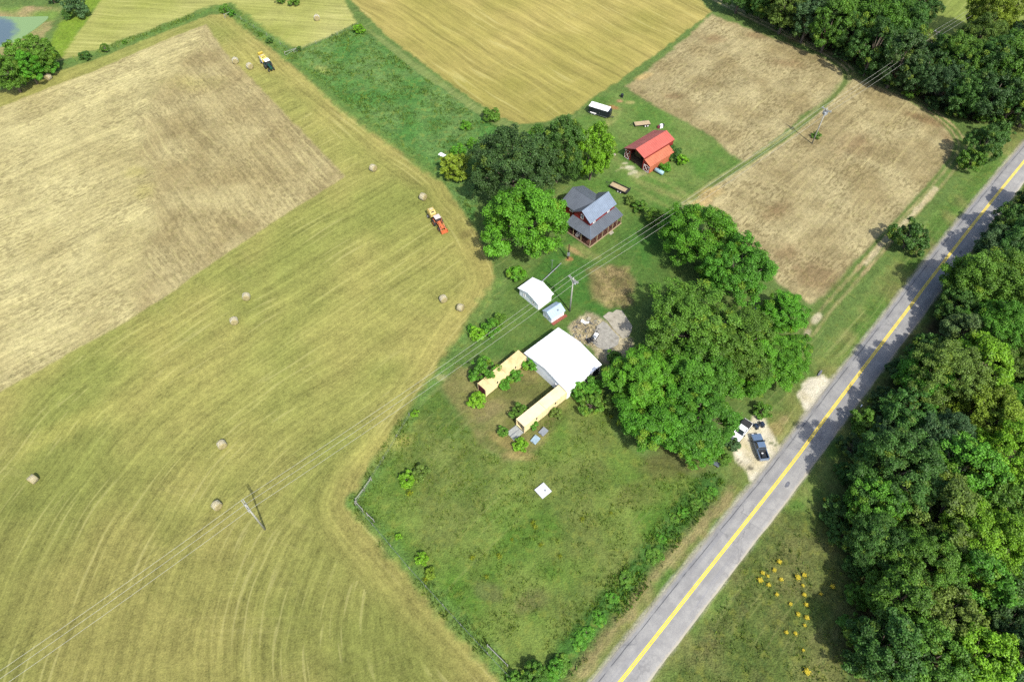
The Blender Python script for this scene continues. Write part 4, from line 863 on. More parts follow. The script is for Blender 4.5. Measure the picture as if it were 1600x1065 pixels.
# storage containers ------------------------------------------------
TAN = mat('tan_container_paint', (.66,.55,.31), .6, var=.07, scale=.8, dirt=(.60,.47,.25))
RUSTY = mat('rusty_container_roof', (.56,.43,.21), .7, var=.22, scale=.9, dirt=(.46,.31,.13))
MAROON = mat('maroon_container_door', alb(132,58,68), .6, var=.2, scale=2)
def container(loc, rz, L, roofm, label, opened):
    t = empty('storage_container', (*loc, 0), rz, label=label, cat='container')
    mb = MB(); mb.bb(.1, L, 0, .08, .15, 2.58); mb.bb(.1, L, 2.12, 2.2, .15, 2.58); mb.bb(L-.08, L-.002, .081, 2.119, .15, 2.58); mb.bb(.1, L, .081, 2.119, .15, .28); mb.build('body', TAN, t)
    rf = slab(t, 'roof', [(-.02,-.02,2.6),(L/2-.03,-.02,2.6),(L/2-.03,2.22,2.6),(-.02,2.22,2.6)], .06, roofm if not opened else TAN)
    slab(t, 'roof', [(L/2+.03,-.02,2.6),(L+.02,-.02,2.6),(L+.02,2.22,2.6),(L/2+.03,2.22,2.6)], .06, roofm)
    mb = MB()
    for k in range(int(L/.5)):
        x = .35 + k*.5
        if x < L-.3: mb.bb(x-.11, x+.11, -.045, -.002, .3, 2.5); mb.bb(x-.11, x+.11, 2.202, 2.245, .3, 2.5)
    o = mb.build('corrugation', TAN, t); o['kind'] = 'stuff'
    mb = MB()
    for y in (0, 2.2):
        mb.box((.06, y, 1.35), (.16, .16, 2.45)); mb.box((L-.06, y, 1.35), (.16, .16, 2.45))
    mb.build('corner_posts', TAN, t)
    for s in (0, 1):
        if not opened:
            d = MB().bb(.0, .08, .09+1.02*s, 1.09+1.02*s, .2, 2.5).build('door', MAROON, t); MB().tube([(-.04, .6+1.0*s, .3), (-.04, .6+1.0*s, 2.4)], .03, 6).build('lock_bar', DKMET, d)
    if opened:
        d = MB().bb(.3, .38, .09, 2.11, .2, 2.5).build('door', WOODL, t); MB().tube([(.26, 1.1, .4), (.26, 1.1, 2.3)], .03, 6).build('lock_bar', DKMET, d)
    for x in (3, 8): MB().bb(x, x+.35, -.06, -.046, 1.6, 2.2).build('vent', DKMET, t)
    return t
container((-5.13, 69.94), R_(44.7), 11.2, RUSTY, 'tan storage container with rusty roof and maroon doors, half hidden by bushes', False)
container((2.3, 61.95), R_(42.3), 11.2, TAN, 'clean tan storage container at the corner of the white barn', True)
c_, s_ = math.cos(R_(42.3)), math.sin(R_(42.3))
rp = empty('ramp', (2.3 - s_*.05, 61.95 + c_*.05, 0), R_(42.3), label='grey ramp plate lying at the open end of the tan container', cat='ramp')
mb = MB(); mb.plate([(-2.5,.1,.08),(-.05,.0,.3),(-.05,2.15,.3),(-2.4,2.3,.08)], .06); mb.build('plate', mat('ramp_plate', alb(186,190,184), .7, var=.2, scale=2), rp); MB().bb(-2.45, -.1, 1.05, 1.13, .2, .32).build('stiffener', STEEL, rp)
for (px, py), rz, m_, lab in (((836.5,687), .85, mat('bluish_box_paint', alb(180,206,220), .5), 'low bluish metal bin with sloping lid near the tan container'), ((849,674.5), .8, STEEL, 'low grey metal bin nearest the side of the tan container')):
    g = G(px, py, .3); t = empty('metal_bin', (*g, 0), rz, label=lab, cat='bin')
    mb = MB(); mb.prism([(-.7,0),(.7,0),(.7,.55),(-.7,.35)], -.55, .55); mb.build('body', m_, t); slab(t, 'lid', [(-.78,-.62,.38),(.78,-.62,.6),(.78,.62,.6),(-.78,.62,.38)], .04, m_); MB().tube([(-.72,-.2,.46),(-.72,.2,.46)], .03, 6).build('handle', DKMET, t)
g = G(848.5, 766, .35); t = empty('well_cover', (*g, 0), R_(40), label='white square well cover alone in the pasture', cat='well cover')
MB().bb(-1.05,1.05,-1.05,1.05,0,.3).build('base', CONC, t); MB().bb(-1.12,1.12,-1.12,1.12,.3,.4).build('lid', mat('white_concrete_lid', (.44,.45,.45), .7, var=.12, scale=2), t, bevel=.02); MB().bb(.15,.45,-.4,-.1,.401,.47).build('hatch', STEEL, t)
g = G(693.5, 243.5, .4); t = empty('white_panel', (*g, 0), R_(-38), label='long white panel on blocks in tall grass beside the small yellowish tree', cat='panel')
MB().bb(-1.5,1.5,-.55,.55,.35,.47).build('sheet', WHITEW, t); MB().bb(-1.4,-1.1,-.5,.5,0,.35).build('block', DARKW, t); MB().bb(1.1,1.4,-.5,.5,0,.35).build('block', DARKW, t)

# ------------------------------------------------------------------ yard pieces
def zj(x, y): return (880 + x/9.685, 460 + y/9.685)
for nm, pts, m_ in (('concrete_pad', [(600,335),(690,265),(750,275),(800,235),(890,245),(1045,480),(1030,560),(990,640),(900,672),(770,540),(680,410)], CONC), ('concrete_slab', [(500,490),(600,408),(660,440),(760,560),(850,650),(830,760),(660,860),(520,800),(440,740),(470,600)], CONC2)):
    mb = MB(); mb.plate([(*G(*zj(*p)), .12) for p in pts[::-1]], .3); tag(mb.build(nm, m_), kind='structure')
rng = np.random.default_rng(77); mb = MB()
for k in range(240):
    a, b = rng.random(2); x, y = 140 + a*330, 440 + b*300 + (a-.5)*120; g = G(*zj(x, y)); s = .1 + .22*rng.random()**2
    base = [Vector((g[0] + s*math.cos(w + rng.random()*.4)*(0.7+.5*rng.random()), g[1] + s*math.sin(w)*(0.7+.5*rng.random()), 0)) for w in (0, 1.5, 3, 4.5)]
    top = [Vector((v.x*.8 + g[0]*.2, v.y*.8 + g[1]*.2, s*(.5+.6*rng.random()))) for v in base]
    mb.add([tuple(v) for v in base + top], [(4,5,6,7), (0,1,5,4), (1,2,6,5), (2,3,7,6), (3,0,4,7)])
tag(mb.build('rubble', mat('rubble_stone', alb(206,190,150), .9, var=.45, scale=.8)), label='heap of broken stone and concrete behind the white barn', cat='rubble', kind='stuff')
mb = MB()
for k in range(60):
    a, b = rng.random(2); g = G(*zj(130 + a*420, 400 + b*380)); w = rng.random()*6.28; mb.box((g[0], g[1], .12 + .2*rng.random()), (.2+.9*rng.random(), .06+.14*rng.random(), .05+.1*rng.random()), w)
tag(mb.build('scrap_litter', mat('scrap_litter', alb(170,168,160), .6, var=.8, scale=.35)), label='litter of boards and metal scraps strewn over the rubble', cat='scrap', kind='stuff')
g = G(*zj(487, 632), .4); t = empty('scrap_box', (*g, 0), R_(60), label='white boxy scrap appliance standing on the old concrete', cat='appliance')
MB().bb(-.75,.75,-.42,.42,.1,.75).build('case', WHITEW, t, bevel=.04); MB().bb(-.7,-.1,-.36,.36,.752,.79).build('lid', STEEL, t); MB().bb(-.6,.6,-.5,-.425,.2,.6).build('front_panel', DKMET, t)
g = G(*zj(412, 690), .4); t = empty('scrap_mower', (*g, 0), R_(25), label='black broken machine between the white appliance and the barn roof', cat='machine')
MB().bb(-.8,.5,-.35,.35,.3,.6).build('frame', DKMET, t); MB().bb(.0,.75,-.28,.28,.6,.95).build('engine_cover', mat('black_paint', (.025,.027,.03), .45), t, bevel=.05); MB().bb(-.6,-.2,-.25,.25,.6,.9).build('seat', BLACK, t)
def wheel(parent, x, y, z, r, w, rim=None, name='wheel'):
    o = MB().tube([(x, y-w/2, z), (x, y-w/2+.03, z), (x, y+w/2-.03, z), (x, y+w/2, z)], [r*.86, r, r, r*.86], 16).build(name, BLACK, parent)
    MB().tube([(x, y-w/2-.012, z), (x, y+w/2+.012, z)], r*.52, 12).build('rim', rim or STEEL, o); return o
for x, r in ((-.55, .32), (.5, .24)):
    for y in (-.42, .42): wheel(t, x, y, r, r, .2)
g = G(*zj(330, 420), .2); t = empty('scrap_sheet', (*g, 0), R_(-20), label='bent white sheet metal lying on the rubble by the lawn', cat='sheet metal')
mb = MB(); mb.plate([(-.9,-.3,.5),(0,-.35,.12),(0,.3,.14),(-.8,.35,.55)], .03); mb.build('sheet', WHITEW, t); mb = MB(); mb.plate([(.005,-.35,.12),(.8,-.1,.3),(.85,.4,.35),(.005,.3,.14)], .03); mb.build('folded_end', WHITEW, t)
g = G(*zj(385, 375), .2); t = empty('concrete_chunk', (*g, 0), R_(50), label='pale upright slab leaning at the top of the rubble', cat='slab')
mb = MB(); mb.plate([(-.4,-.35,.25),(.45,-.3,.5),(.4,.35,.5),(-.45,.3,.22)], .14); mb.build('slab', CONC, t); MB().bb(-.2,.3,-.2,.2,0,.3).build('rubble_block', CONC2, t)
# leaning mast, posts
a, b = G(843, 443, .3), G(877, 411, 1.0); t = empty('fallen_mast', (*a, 0), 0, label='pale metal mast lying in the grass above the white shed', cat='mast')
MB().tube([(0, 0, .25), (b[0]-a[0], b[1]-a[1], 1.0)], [.13, .09], 8).build('tube', STEEL, t)
for f in (.35, .7): x, y = (b[0]-a[0])*f, (b[1]-a[1])*f; MB().bb(x-.05, x+.05, y-.05, y+.05, 0, .25+.75*f).build('prop', DARKW, t)
g = G(862, 422); t = empty('antenna_pole', (*g, 0), 0, label='thin grey upright pipe beside the pale fallen mast', cat='pole'); MB().tube([(0,0,-.2),(0,0,3.4)], .05, 6).build('pipe', STEEL, t); MB().bb(-.4,.4,-.02,.02,3.2,3.25).build('cross_piece', STEEL, t)
g = G(887.5, 404); t = empty('service_pole', (*g, 0), 0, label='dark wooden service pole with grey meter box below the house porch', cat='pole')
MB().tube([(0,0,-.3),(0,0,4.6)], [.17,.12], 8).build('shaft', DARKW, t); MB().bb(-.3,.3,-.4,-.15,1.3,2.2).build('meter_box', STEEL, t); MB().bb(-.12,.12,-.3,-.14,2.3,2.7).build('breaker', DKMET, t)
# tank
a, b = G(1023.5, 264.5, .6), G(1036.5, 271, .6); L = math.hypot(b[0]-a[0], b[1]-a[1]); t = empty('water_tank', ((a[0]+b[0])/2, (a[1]+b[1])/2, 0), math.atan2(b[1]-a[1], b[0]-a[0]), label='pale blue tank lying beside the orange lean-to of the barn', cat='tank')
PB = mat('pale_blue_plastic', alb(176,214,226), .4, var=.08)
MB().tube([(-L/2,0,.62),(-L/2+.1,0,.62),(L/2-.1,0,.62),(L/2,0,.62)], [.36,.52,.52,.36], 18).build('shell', PB, t, True)
for x in (-L/4, L/4): MB().bb(x-.08, x+.08, -.4, .4, 0, .2).build('cradle', DARKW, t)
MB().tube([(0,0,1.1),(0,0,1.22)], .14, 10).build('filler_cap', mat('blue_cap', alb(70,120,170), .5), t)
# small things behind barn and trailer
g = G(1033, 197, .5); t = empty('scrap_pile', (*g, 0), .4, label='white and grey scrap heaped against the far gable of the red barn', cat='scrap')
for k, (x, y, z, m_) in enumerate(((0,0,.5,WHITEW), (.7,.3,.35,DKMET), (-.6,.2,.3,MAROON))): mb = MB(); mb.box((x,y,z), (.9,.7,2*z), k*.5, .8); mb.build('piece', m_, t)
g = G(972, 150, .4); t = empty('burn_barrel', (*g, 0), 0, label='dark barrel standing in the lawn beyond the cargo trailer', cat='barrel'); MB().tube([(0,0,0),(0,0,.9)], .38, 14).build('drum', DKMET, t); MB().tube([(0,0,.86),(0,0,.95)], .41, 14).build('rim', DKMET, t)
g = G(957, 241, .4); t = empty('stone_stack', (*g, 0), 0, label='pale stacked stones at the lawn edge by the lime green tree', cat='stones')  # a few pale stones piled at the lawn edge
for x, y, s in ((0,0,.5),(.6,.2,.4),(.2,.5,.35)): mb = MB(); mb.box((x,y,s*.4), (s*1.5,s*1.3,s*.8), x, .75); mb.build('stone', CONC, t)

# ------------------------------------------------------------------ vehicles
def trailer_base(t, L, Wd, z, wheels, m_frame, deck, tongue=1.2):
    MB().bb(-L/2, L/2, -Wd/2, Wd/2, z-.12, z).build('frame', m_frame, t)
    n = max(4, int(Wd/.28))
    for k in range(n): y0 = -Wd/2 + .04 + (Wd-.08)*k/n; MB().bb(-L/2+.04, L/2-.04, y0, y0+(Wd-.08)/n-.015, z+.002, z+.045).build('plank', deck, t)
    mb = MB(); mb.tube([(-L/2, -Wd/2+.1, z-.08), (-L/2-tongue, 0, z-.08)], .05, 6); mb.tube([(-L/2, Wd/2-.1, z-.08), (-L/2-tongue, 0, z-.08)], .05, 6); mb.build('tongue', m_frame, t)
    for x in wheels:
        for y in (-Wd/2-.16, Wd/2+.16): wheel(t, x, y, .34, .34, .2, TRIM)
DECK = mat('weathered_deck_board', alb(214,190,150), .85, var=.2, scale=2)
g = G(1003.5, 192.5, .6); t = empty('flatbed_trailer', (*g, 0), R_(10), label='wooden decked flatbed trailer with white wheels behind the red barn', cat='trailer')
trailer_base(t, 4.3, 1.7, .62, (.6, 1.3), DKMET, DECK)
g = G(968, 293.5, .6); t = empty('utility_trailer', (*g, 0), R_(-36), label='long black utility trailer with pale deck parked behind the house', cat='trailer')
trailer_base(t, 5.0, 1.8, .6, (.2, .95), BLACK, DECK, 1.4)
for y in (-.95, .95): MB().bb(-2.5, 2.5, y-.05, y+.05, .66, .95).build('side_rail', BLACK, t)
mb = MB(); mb.bb(2.45, 2.55, -.9, .9, .66, 1.5); mb.build('tail_ramp', BLACK, t)
g = G(936.5, 173, 1.1); t = empty('cargo_trailer', (*g, 0), R_(-27.5), label='enclosed black cargo trailer with white roof beyond the house', cat='trailer')
BT = mat('black_trailer_side', alb(44,50,60), .4, var=.15)
mb = MB(); mb.bb(-2.75, 2.75, -1.1, 1.1, .45, 2.38); mb.build('body', BT, t, bevel=.03)
MB().bb(-2.8, 2.8, -1.14, 1.14, 2.385, 2.46).build('roof', WHITE, t, bevel=.02)
mb = MB(); mb.prism([(2.75,.5),(3.35,.6),(3.35,2.3),(2.75,2.38)], -.8, .8); mb.build('nose', BT, t)
d = MB().bb(-.2, .65, -1.13, -1.101, .55, 2.15).build('door', BT, t); MB().bb(.5, .58, -1.17, -1.13, 1.2, 1.35).build('handle', STEEL, d)
for z in (.48, 2.32): MB().bb(-2.78, 2.78, -1.125, -1.105, z-.04, z+.04).build('trim_strip', STEEL, t)
for x in (-.9, -1.65):
    for y in (-1.0, 1.0): wheel(t, x, y, .36, .36, .22, TRIM)
MB().bb(-2.15, -.4, -1.3, -1.1, .66, .78).build('fender', TRIM, t)
mb = MB(); mb.tube([(3.3,-.4,.5),(4.4,0,.5)], .06, 6); mb.tube([(3.3,.4,.5),(4.4,0,.5)], .06, 6); mb.build('tongue', DKMET, t)

def pickup(loc, rz, paint, label, cover=False):
    t = empty('pickup_truck', (*loc, 0), rz, label=label, cat='truck')
    mb = MB(); mb.prism([(-.72,.42),(2.55,.42),(2.66,.55),(2.62,.86),(2.45,1.02),(1.15,1.14),(-.72,1.14)], -.93, .93); mb.build('body', paint, t, bevel=.07)
    mb = MB(); mb.bb(-2.6,-.74,-.93,-.8,.45,1.12); mb.bb(-2.6,-.74,.8,.93,.45,1.12); mb.build('bed_side', paint, t, bevel=.03)
    MB().bb(-2.6,-.74,-.79,.79,.5,.62).build('bed_floor', DKMET, t); MB().bb(-2.68,-2.605,-.9,.9,.5,1.1).build('tailgate', paint, t, bevel=.02)
    zb, zt = 1.14, 1.72; q = [(-.72,-.86,zb),(1.12,-.86,zb),(1.12,.86,zb),(-.72,.86,zb),(-.6,-.68,zt),(.42,-.68,zt),(.42,.68,zt),(-.6,.68,zt)]
    MB().add(q, [(0,1,5,4),(1,2,6,5),(2,3,7,6),(3,0,4,7),(4,5,6,7)]).build('cab_glass', glass('car_glass'), t)
    MB().bb(-.64,.46,-.71,.71,zt+.002,zt+.06).build('cab_roof', paint, t, bevel=.03)
    for i, j in ((0,4),(1,5),(2,6),(3,7)): MB().tube([q[i], q[j]], .05, 5).build('pillar', paint, t)
    for s in (-1, 1):
        MB().tube([(.1, .86*s, zb), (.0, .7*s, zt)], .04, 5).build('pillar', paint, t)
        MB().bb(2.6,2.68,.55*s-.2,.55*s+.2,.68,.86).build('headlight', TRIM, t); MB().bb(.75,.95,.95*s-.12+.08*s,.95*s+.12+.08*s,1.12,1.32).build('mirror', DKMET, t)
        MB().bb(-2.69,-2.61,.84*s-.07,.84*s+.07,.7,1.0).build('tail_light', MAROON, t)
    MB().bb(2.64,2.76,-.9,.9,.42,.62).build('bumper', DKMET, t); MB().bb(-2.8,-2.69,-.88,.88,.42,.58).build('bumper', STEEL, t)
    for x in (1.72, -1.72):
        for y in (-.84, .84): wheel(t, x, y, .38, .38, .24)
    if cover: MB().bb(-2.58,-.78,-.9,.9,1.125,1.17).build('bed_cover', BLACK, t, bevel=.02)
    else:
        MB().bb(-1.15,-.8,-.78,.78,.63,1.05).build('toolbox', mat('black_paint', (.025,.027,.03), .45), t); MB().bb(-2.2,-1.6,-.4,.3,.63,.9).build('cargo', DKMET, t); MB().bb(-1.55,-1.35,-.1,.2,.63,.95).build('cargo', TRIM, t)
    return t
BLUE = mat('blue_grey_car_paint', alb(132,158,190), .3, .3, var=.06, spec=.6)
pickup(G(1187.5, 697, .8), R_(96), BLUE, 'blue grey pickup truck parked on the gravel lot by the road')
pickup(G(1158.5, 672, .9), R_(228), WHITEW, 'white pickup with black bed cover half under the grove', True)
g = G(1186.5, 664, .5); t = empty('quad_bike', (*g, 0), R_(20), label='dark blue quad bike in the tree shade behind the pickup', cat='quad bike')
DB = mat('dark_blue_plastic', alb(52,66,88), .35)
MB().bb(-.7,.7,-.22,.22,.4,.7).build('body', DB, t, bevel=.05); MB().bb(.3,1.0,-.45,.45,.7,.78).build('fender', DB, t, bevel=.03); MB().bb(-1.0,-.35,-.45,.45,.7,.78).build('fender', DB, t, bevel=.03); MB().bb(-.5,.15,-.16,.16,.79,.92).build('seat', BLACK, t, bevel=.03)
MB().tube([(.45,-.4,1.05),(.35,0,1.0),(.45,.4,1.05)], .03, 6).build('handlebar', DKMET, t)
for x in (-.65, .65):
    for y in (-.45, .45): wheel(t, x, y, .3, .3, .25)
g = G(1115, 722, .3); t = empty('metal_sheet', (*g, 0), R_(-40), label='grey sheet of metal in the shade at the bottom tip of the grove', cat='sheet metal')
mb = MB(); mb.plate([(-1.2,-.45,.35),(1.2,-.45,.55),(1.2,.45,.55),(-1.2,.45,.35)], .04); mb.build('sheet', mat('grey_sheet', alb(130,142,152), .5, .2), t)
for x in (-1, 1): MB().bb(x-.08, x+.08, -.4, .4, 0, .38+.07*x).build('support', DARKW, t)

def tractor(loc, rz, paint, roofm, label, loader=True):
    t = empty('tractor', (*loc, 0), rz, label=label, cat='tractor')
    mb = MB(); mb.prism([(.35,.75),(2.35,.75),(2.45,1.0),(2.35,1.5),(.35,1.65)], -.36, .36); mb.build('hood', paint, t, bevel=.05)
    MB().bb(-1.1,2.2,-.28,.28,.5,.78).build('chassis', DKMET, t)
    MB().bb(-.85,.35,-.62,.62,.9,1.05).build('platform', DKMET, t)
    mb = MB(); mb.add([(-.85,-.66,1.06),(.4,-.66,1.06),(.4,.66,1.06),(-.85,.66,1.06),(-.75,-.6,2.4),(.2,-.6,2.4),(.2,.6,2.4),(-.75,.6,2.4)], [(0,1,5,4),(1,2,6,5),(2,3,7,6),(3,0,4,7)]); mb.build('cab_glass', glass('car_glass'), t)
    for x, y in ((-.85,-.66),(.4,-.66),(.4,.66),(-.85,.66)): MB().tube([(x, y, 1.05), (x*.75, y*.92, 2.42)], .05, 5).build('cab_post', DKMET, t)
    MB().bb(-.95,.42,-.75,.75,2.42,2.6).build('cab_roof', roofm, t, bevel=.06)
    for s in (-1, 1):
        wheel(t, -.45, .92*s, .82, .82, .5, paint, 'rear_wheel'); wheel(t, 1.75, .78*s, .5, .5, .34, paint, 'front_wheel')
        mb = MB(); mb.tube([(-1.25, .85*s, 1.2), (-.9, .85*s, 1.66), (-.3, .85*s, 1.74), (.3, .85*s, 1.5)], .09, 6); mb.build('fender', paint, t)
        if loader: mb = MB(); mb.tube([(.35,.55*s,1.55),(1.7,.58*s,1.75),(2.9,.58*s,.7)], .09, 6); mb.build('loader_arm', paint, t)
    MB().tube([(1.5,.25,1.5),(1.5,.25,2.3)], .05, 8).build('exhaust', DKMET, t)
    if loader:
        mb = MB(); mb.bb(2.85,2.95,-.85,.85,.3,.95); mb.bb(2.95,3.5,-.85,.85,.3,.36); mb.bb(2.95,3.4,-.86,-.8,.36,.9); mb.bb(2.95,3.4,.8,.86,.36,.9); mb.build('bucket', paint, t); MB().tube([(2.5,-.58,1.1),(2.5,.58,1.1)], .06, 6).build('cross_tube', paint, t)
    return t
def baler(loc, rz, paint, label, gate=False):
    t = empty('hay_baler', (*loc, 0), rz, label=label, cat='baler')
    mb = MB(); mb.prism([(-1.3,.7),(-1.0,.35),(.6,.4),(1.1,.9),(1.0,1.7),(.4,2.25),(-.7,2.3),(-1.3,1.8)], -.72, .72); mb.build('body', paint, t, bevel=.06)
    for s in (-1, 1):
        mb = MB(); mb.prism([(-1.1,.8),(.8,.6),(.9,1.6),(-.9,2.1)], .74*s-.03*(s < 0)*2, .74*s+.06*(s > 0)); mb.build('side_panel', TRIM if gate else paint, t); wheel(t, -.2, .98*s, .48, .48, .36, TRIM)
    MB().bb(-.5,.15,-.5,.5,2.31,2.4).build('top_cover', mat('cream_panel', alb(232,220,170), .5), t, bevel=.03)
    MB().bb(.3,.75,-.4,.4,2.02,2.14).build('belt_opening', BLACK, t)
    MB().bb(.9,1.5,-.8,.8,.25,.6).build('pickup_reel', DKMET, t); MB().tube([(1.0,0,.7),(2.5,0,.6)], .09, 6).build('drawbar', DKMET, t)
    if gate: mb = MB(); mb.prism([(-2.1,1.5),(-1.35,1.85),(-1.1,2.6),(-1.6,2.7),(-2.2,2.2)], -.7, .7); mb.build('tailgate', paint, t, bevel=.05)
    return t
ORANGE = mat('orange_tractor_paint', alb(232,130,80), .45, var=.1); CREAM = mat('cream_roof', alb(240,226,220), .45, var=.06)
GREEN = mat('dark_green_tractor_paint', alb(24,84,70), .35, var=.1); YEL = mat('faded_yellow_paint', alb(228,202,116), .5, var=.12); YEL2 = mat('bright_yellow_paint', alb(236,208,84), .45, var=.1)
rz = math.atan2(-.86, .51)
g0 = G(684.5, 346, 1.2); tractor(g0, rz, ORANGE, CREAM, 'orange tractor with cream cab roof and front loader on the hay field')
baler((g0[0] - math.cos(rz)*3.3, g0[1] - math.sin(rz)*3.3), rz, YEL, 'faded yellow round baler hitched behind the orange tractor')
rz = math.atan2(-.82, .57); g0 = G(419, 101, 1.2); tractor(g0, rz, GREEN, WHITE, 'dark green tractor with white roof at the top of the hay field', False)
baler((g0[0] - math.cos(rz)*3.5, g0[1] - math.sin(rz)*3.5), rz, YEL2, 'yellow round baler with raised tailgate behind the green tractor', True)

# hay bales ---------------------------------------------------------
def hay_mat():
    m, n, o = new_mat('rolled_hay'); b = nd(n, 'ShaderNodeBsdfPrincipled', Roughness=.95); b.inputs['Specular IOR Level'].default_value = .1
    tc = nd(n, 'ShaderNodeTexCoord'); mp = nd(n, 'ShaderNodeMapping'); mp.inputs['Scale'].default_value = (6, 14, 6); n.links.new(tc.outputs['Object'], mp.inputs[0])
    n.links.new(mixc(n, ramp(n, noise(n, mp.outputs[0], 1, 3), .3, .7), tuple(alb(158,146,100)), tuple(alb(206,194,146))), b.inputs['Base Color'])
    n.links.new(b.outputs[0], o.inputs[0]); return m
HM = hay_mat(); mb = MB(); rr = random.Random(3); n = 20; prof = [(-.64,.0),(-.66,.3),(-.66,.62),(-.6,.74),(-.2,.78),(.2,.77),(.6,.74),(.66,.62),(.66,.3),(.64,0)]
vs_, fs_ = [], []
for (y, r) in prof:
    for k in range(n):
        w = 2*math.pi*k/n; e = 1 + rr.uniform(-.025, .025); x, z = math.cos(w)*r*e, math.sin(w)*r*e; vs_.append((x, y, max(z, -.70) + .70))
for j in range(len(prof)-1):
    for k in range(n): fs_.append((j*n+k, j*n+(k+1) % n, (j+1)*n+(k+1) % n, (j+1)*n+k))
mb.add(vs_, fs_); BALE = mb.mesh('hay_bale', HM, True)
mb = MB()
for y in (-.45,-.3,-.15,0,.15,.3,.45): mb.tube([(math.cos(w)*.79, y, math.sin(w)*.79 + .70) for w in np.linspace(-.9, math.pi+.9, 20)], .012, 4, False)
TWINE = mb.mesh('net_wrap', mat('net_wrap', (.6,.6,.55), .6))
for px, py, rz, lab in ((51,748,-.5,'hay bale nearest the left picture edge'), (338.5,789,.9,'hay bale beside the lower left utility pole'), (346.5,694,.7,'hay bale up the field from the lower left pole'),
        (365.5,501,.4,'lower of two hay bales near the stubble field corner'), (384.5,463,.2,'upper of two hay bales near the stubble field edge'), (583,262.5,1.0,'hay bale right of the stubble field tip'),
        (661,307.5,1.0,'hay bale just behind the baler of the orange tractor'), (692.5,466.5,.5,'left of two hay bales at the hay field bend'), (719.5,480,1.2,'right of two hay bales at the hay field bend'),
        (75,120.5,-.3,'hay bale below the pondside trees'), (367.5,95,.3,'left of two hay bales beside the green tractor'), (390,103.5,.8,'hay bale closest to the green tractor'), (495,28,.2,'hay bale in the meadow beyond the tall grass')):
    g = G(px, py, .75); o = link('hay_bale', BALE); o.location = (*g, 0); o.rotation_euler = (0, 0, rz); tag(o, lab, 'hay bale', 'round hay bales'); link('net_wrap', TWINE, o)
    s = 1.02 if py > 400 else 1.1; o.scale = (s, s, s)

# ------------------------------------------------------------------ power line
POLE = mat('weathered_pole_wood', alb(196,196,184), .8, var=.15, scale=2); POLED = mat('dark_pole_wood', alb(120,114,104), .85, var=.2, scale=2)
CER = mat('grey_insulator', alb(206,214,222), .3)
p1 = np.array(G(414, 826.5)); p2 = np.array(G(890.3, 486)); p3 = np.array(G(1293, 168, 11)); p4 = np.array(G(1469, 48, 11)); p0 = p1 + (p1-p2)*.95; p5 = p4 + (p4-p3)
ld = (p3-p1)/np.linalg.norm(p3-p1); lz = math.atan2(ld[1], ld[0]); ax = np.array([-ld[1], ld[0]])
ARM = (-1.15, .1, 1.15)
for k, (p, ntr, m_, lab) in enumerate(((p0,0,POLE,None), (p1,0,POLE,'pale utility pole with double crossarm in the lower left hay field'), (p2,1,POLE,'pale utility pole with transformer beside the white sheds'), (p3,3,POLE,'utility pole with transformer bank in the dry field'), (p4,0,POLED,'dark utility pole rising out of the far wood'), (p5,0,POLED,None))):
    if lab is None: continue
    t = empty('utility_pole', (*p, 0), lz, label=lab, cat='utility pole', group='poles of the power line')
    MB().tube([(0,0,-.5),(0,0,10.9)], [.19,.12], 10).build('shaft', m_, t, True)
    for s in (-1, 1):
        MB().bb(.14*s-.06, .14*s+.06, -1.4, 1.4, 10.25, 10.4).build('crossarm', m_, t)
        MB().tube([(.2*s, 0, 9.6), (.2*s, .7, 10.25)], .025, 5).build('brace', STEEL, t); MB().tube([(.2*s, 0, 9.6), (.2*s, -.7, 10.25)], .025, 5).build('brace', STEEL, t)
        for y in ARM: MB().tube([(.14*s, y, 10.4), (.14*s, y, 10.55), (.14*s, y, 10.72)], [.05,.085,.04], 8).build('insulator', CER, t)
    for j in range(ntr):
        a_ = j*2.1 - .6; c = (math.cos(a_)*.42, math.sin(a_)*.42)
        tr = MB().tube([(c[0],c[1],8.9),(c[0],c[1],8.95),(c[0],c[1],9.75),(c[0],c[1],9.8)], [.2,.27,.27,.18], 12).build('transformer', mat('transformer_grey', alb(206,214,220), .45), t); MB().tube([(c[0],c[1],9.8),(c[0],c[1],10.05)], .05, 6).build('bushing', CER, tr)
WIRE = mat('aluminium_wire', alb(206,206,190), .5, .2, var=.05)
chain = [p0, p1, p2, p3, p4, p5]
for j, y in enumerate(ARM):
    pts = []
    for a, b in zip(chain[:-1], chain[1:]):
        for f in np.linspace(0, 1, 18)[:-1]:
            q = a + (b-a)*f + ax*y; pts.append((q[0], q[1], 10.74 - 1.1*4*f*(1-f)))
    pts.append((*(p5 + ax*y), 10.74)); t = MB().tube(pts, .026, 5).build('power_line', WIRE)
    tag(t, ('overhead wire nearest the house and sheds', 'middle of the three overhead wires', 'overhead wire nearest the hay field')[::1][j] if False else ('lowest of the three overhead wires in the picture', 'middle of the three overhead wires', 'uppermost of the three overhead wires in the picture')[j], 'power line', 'overhead wires')

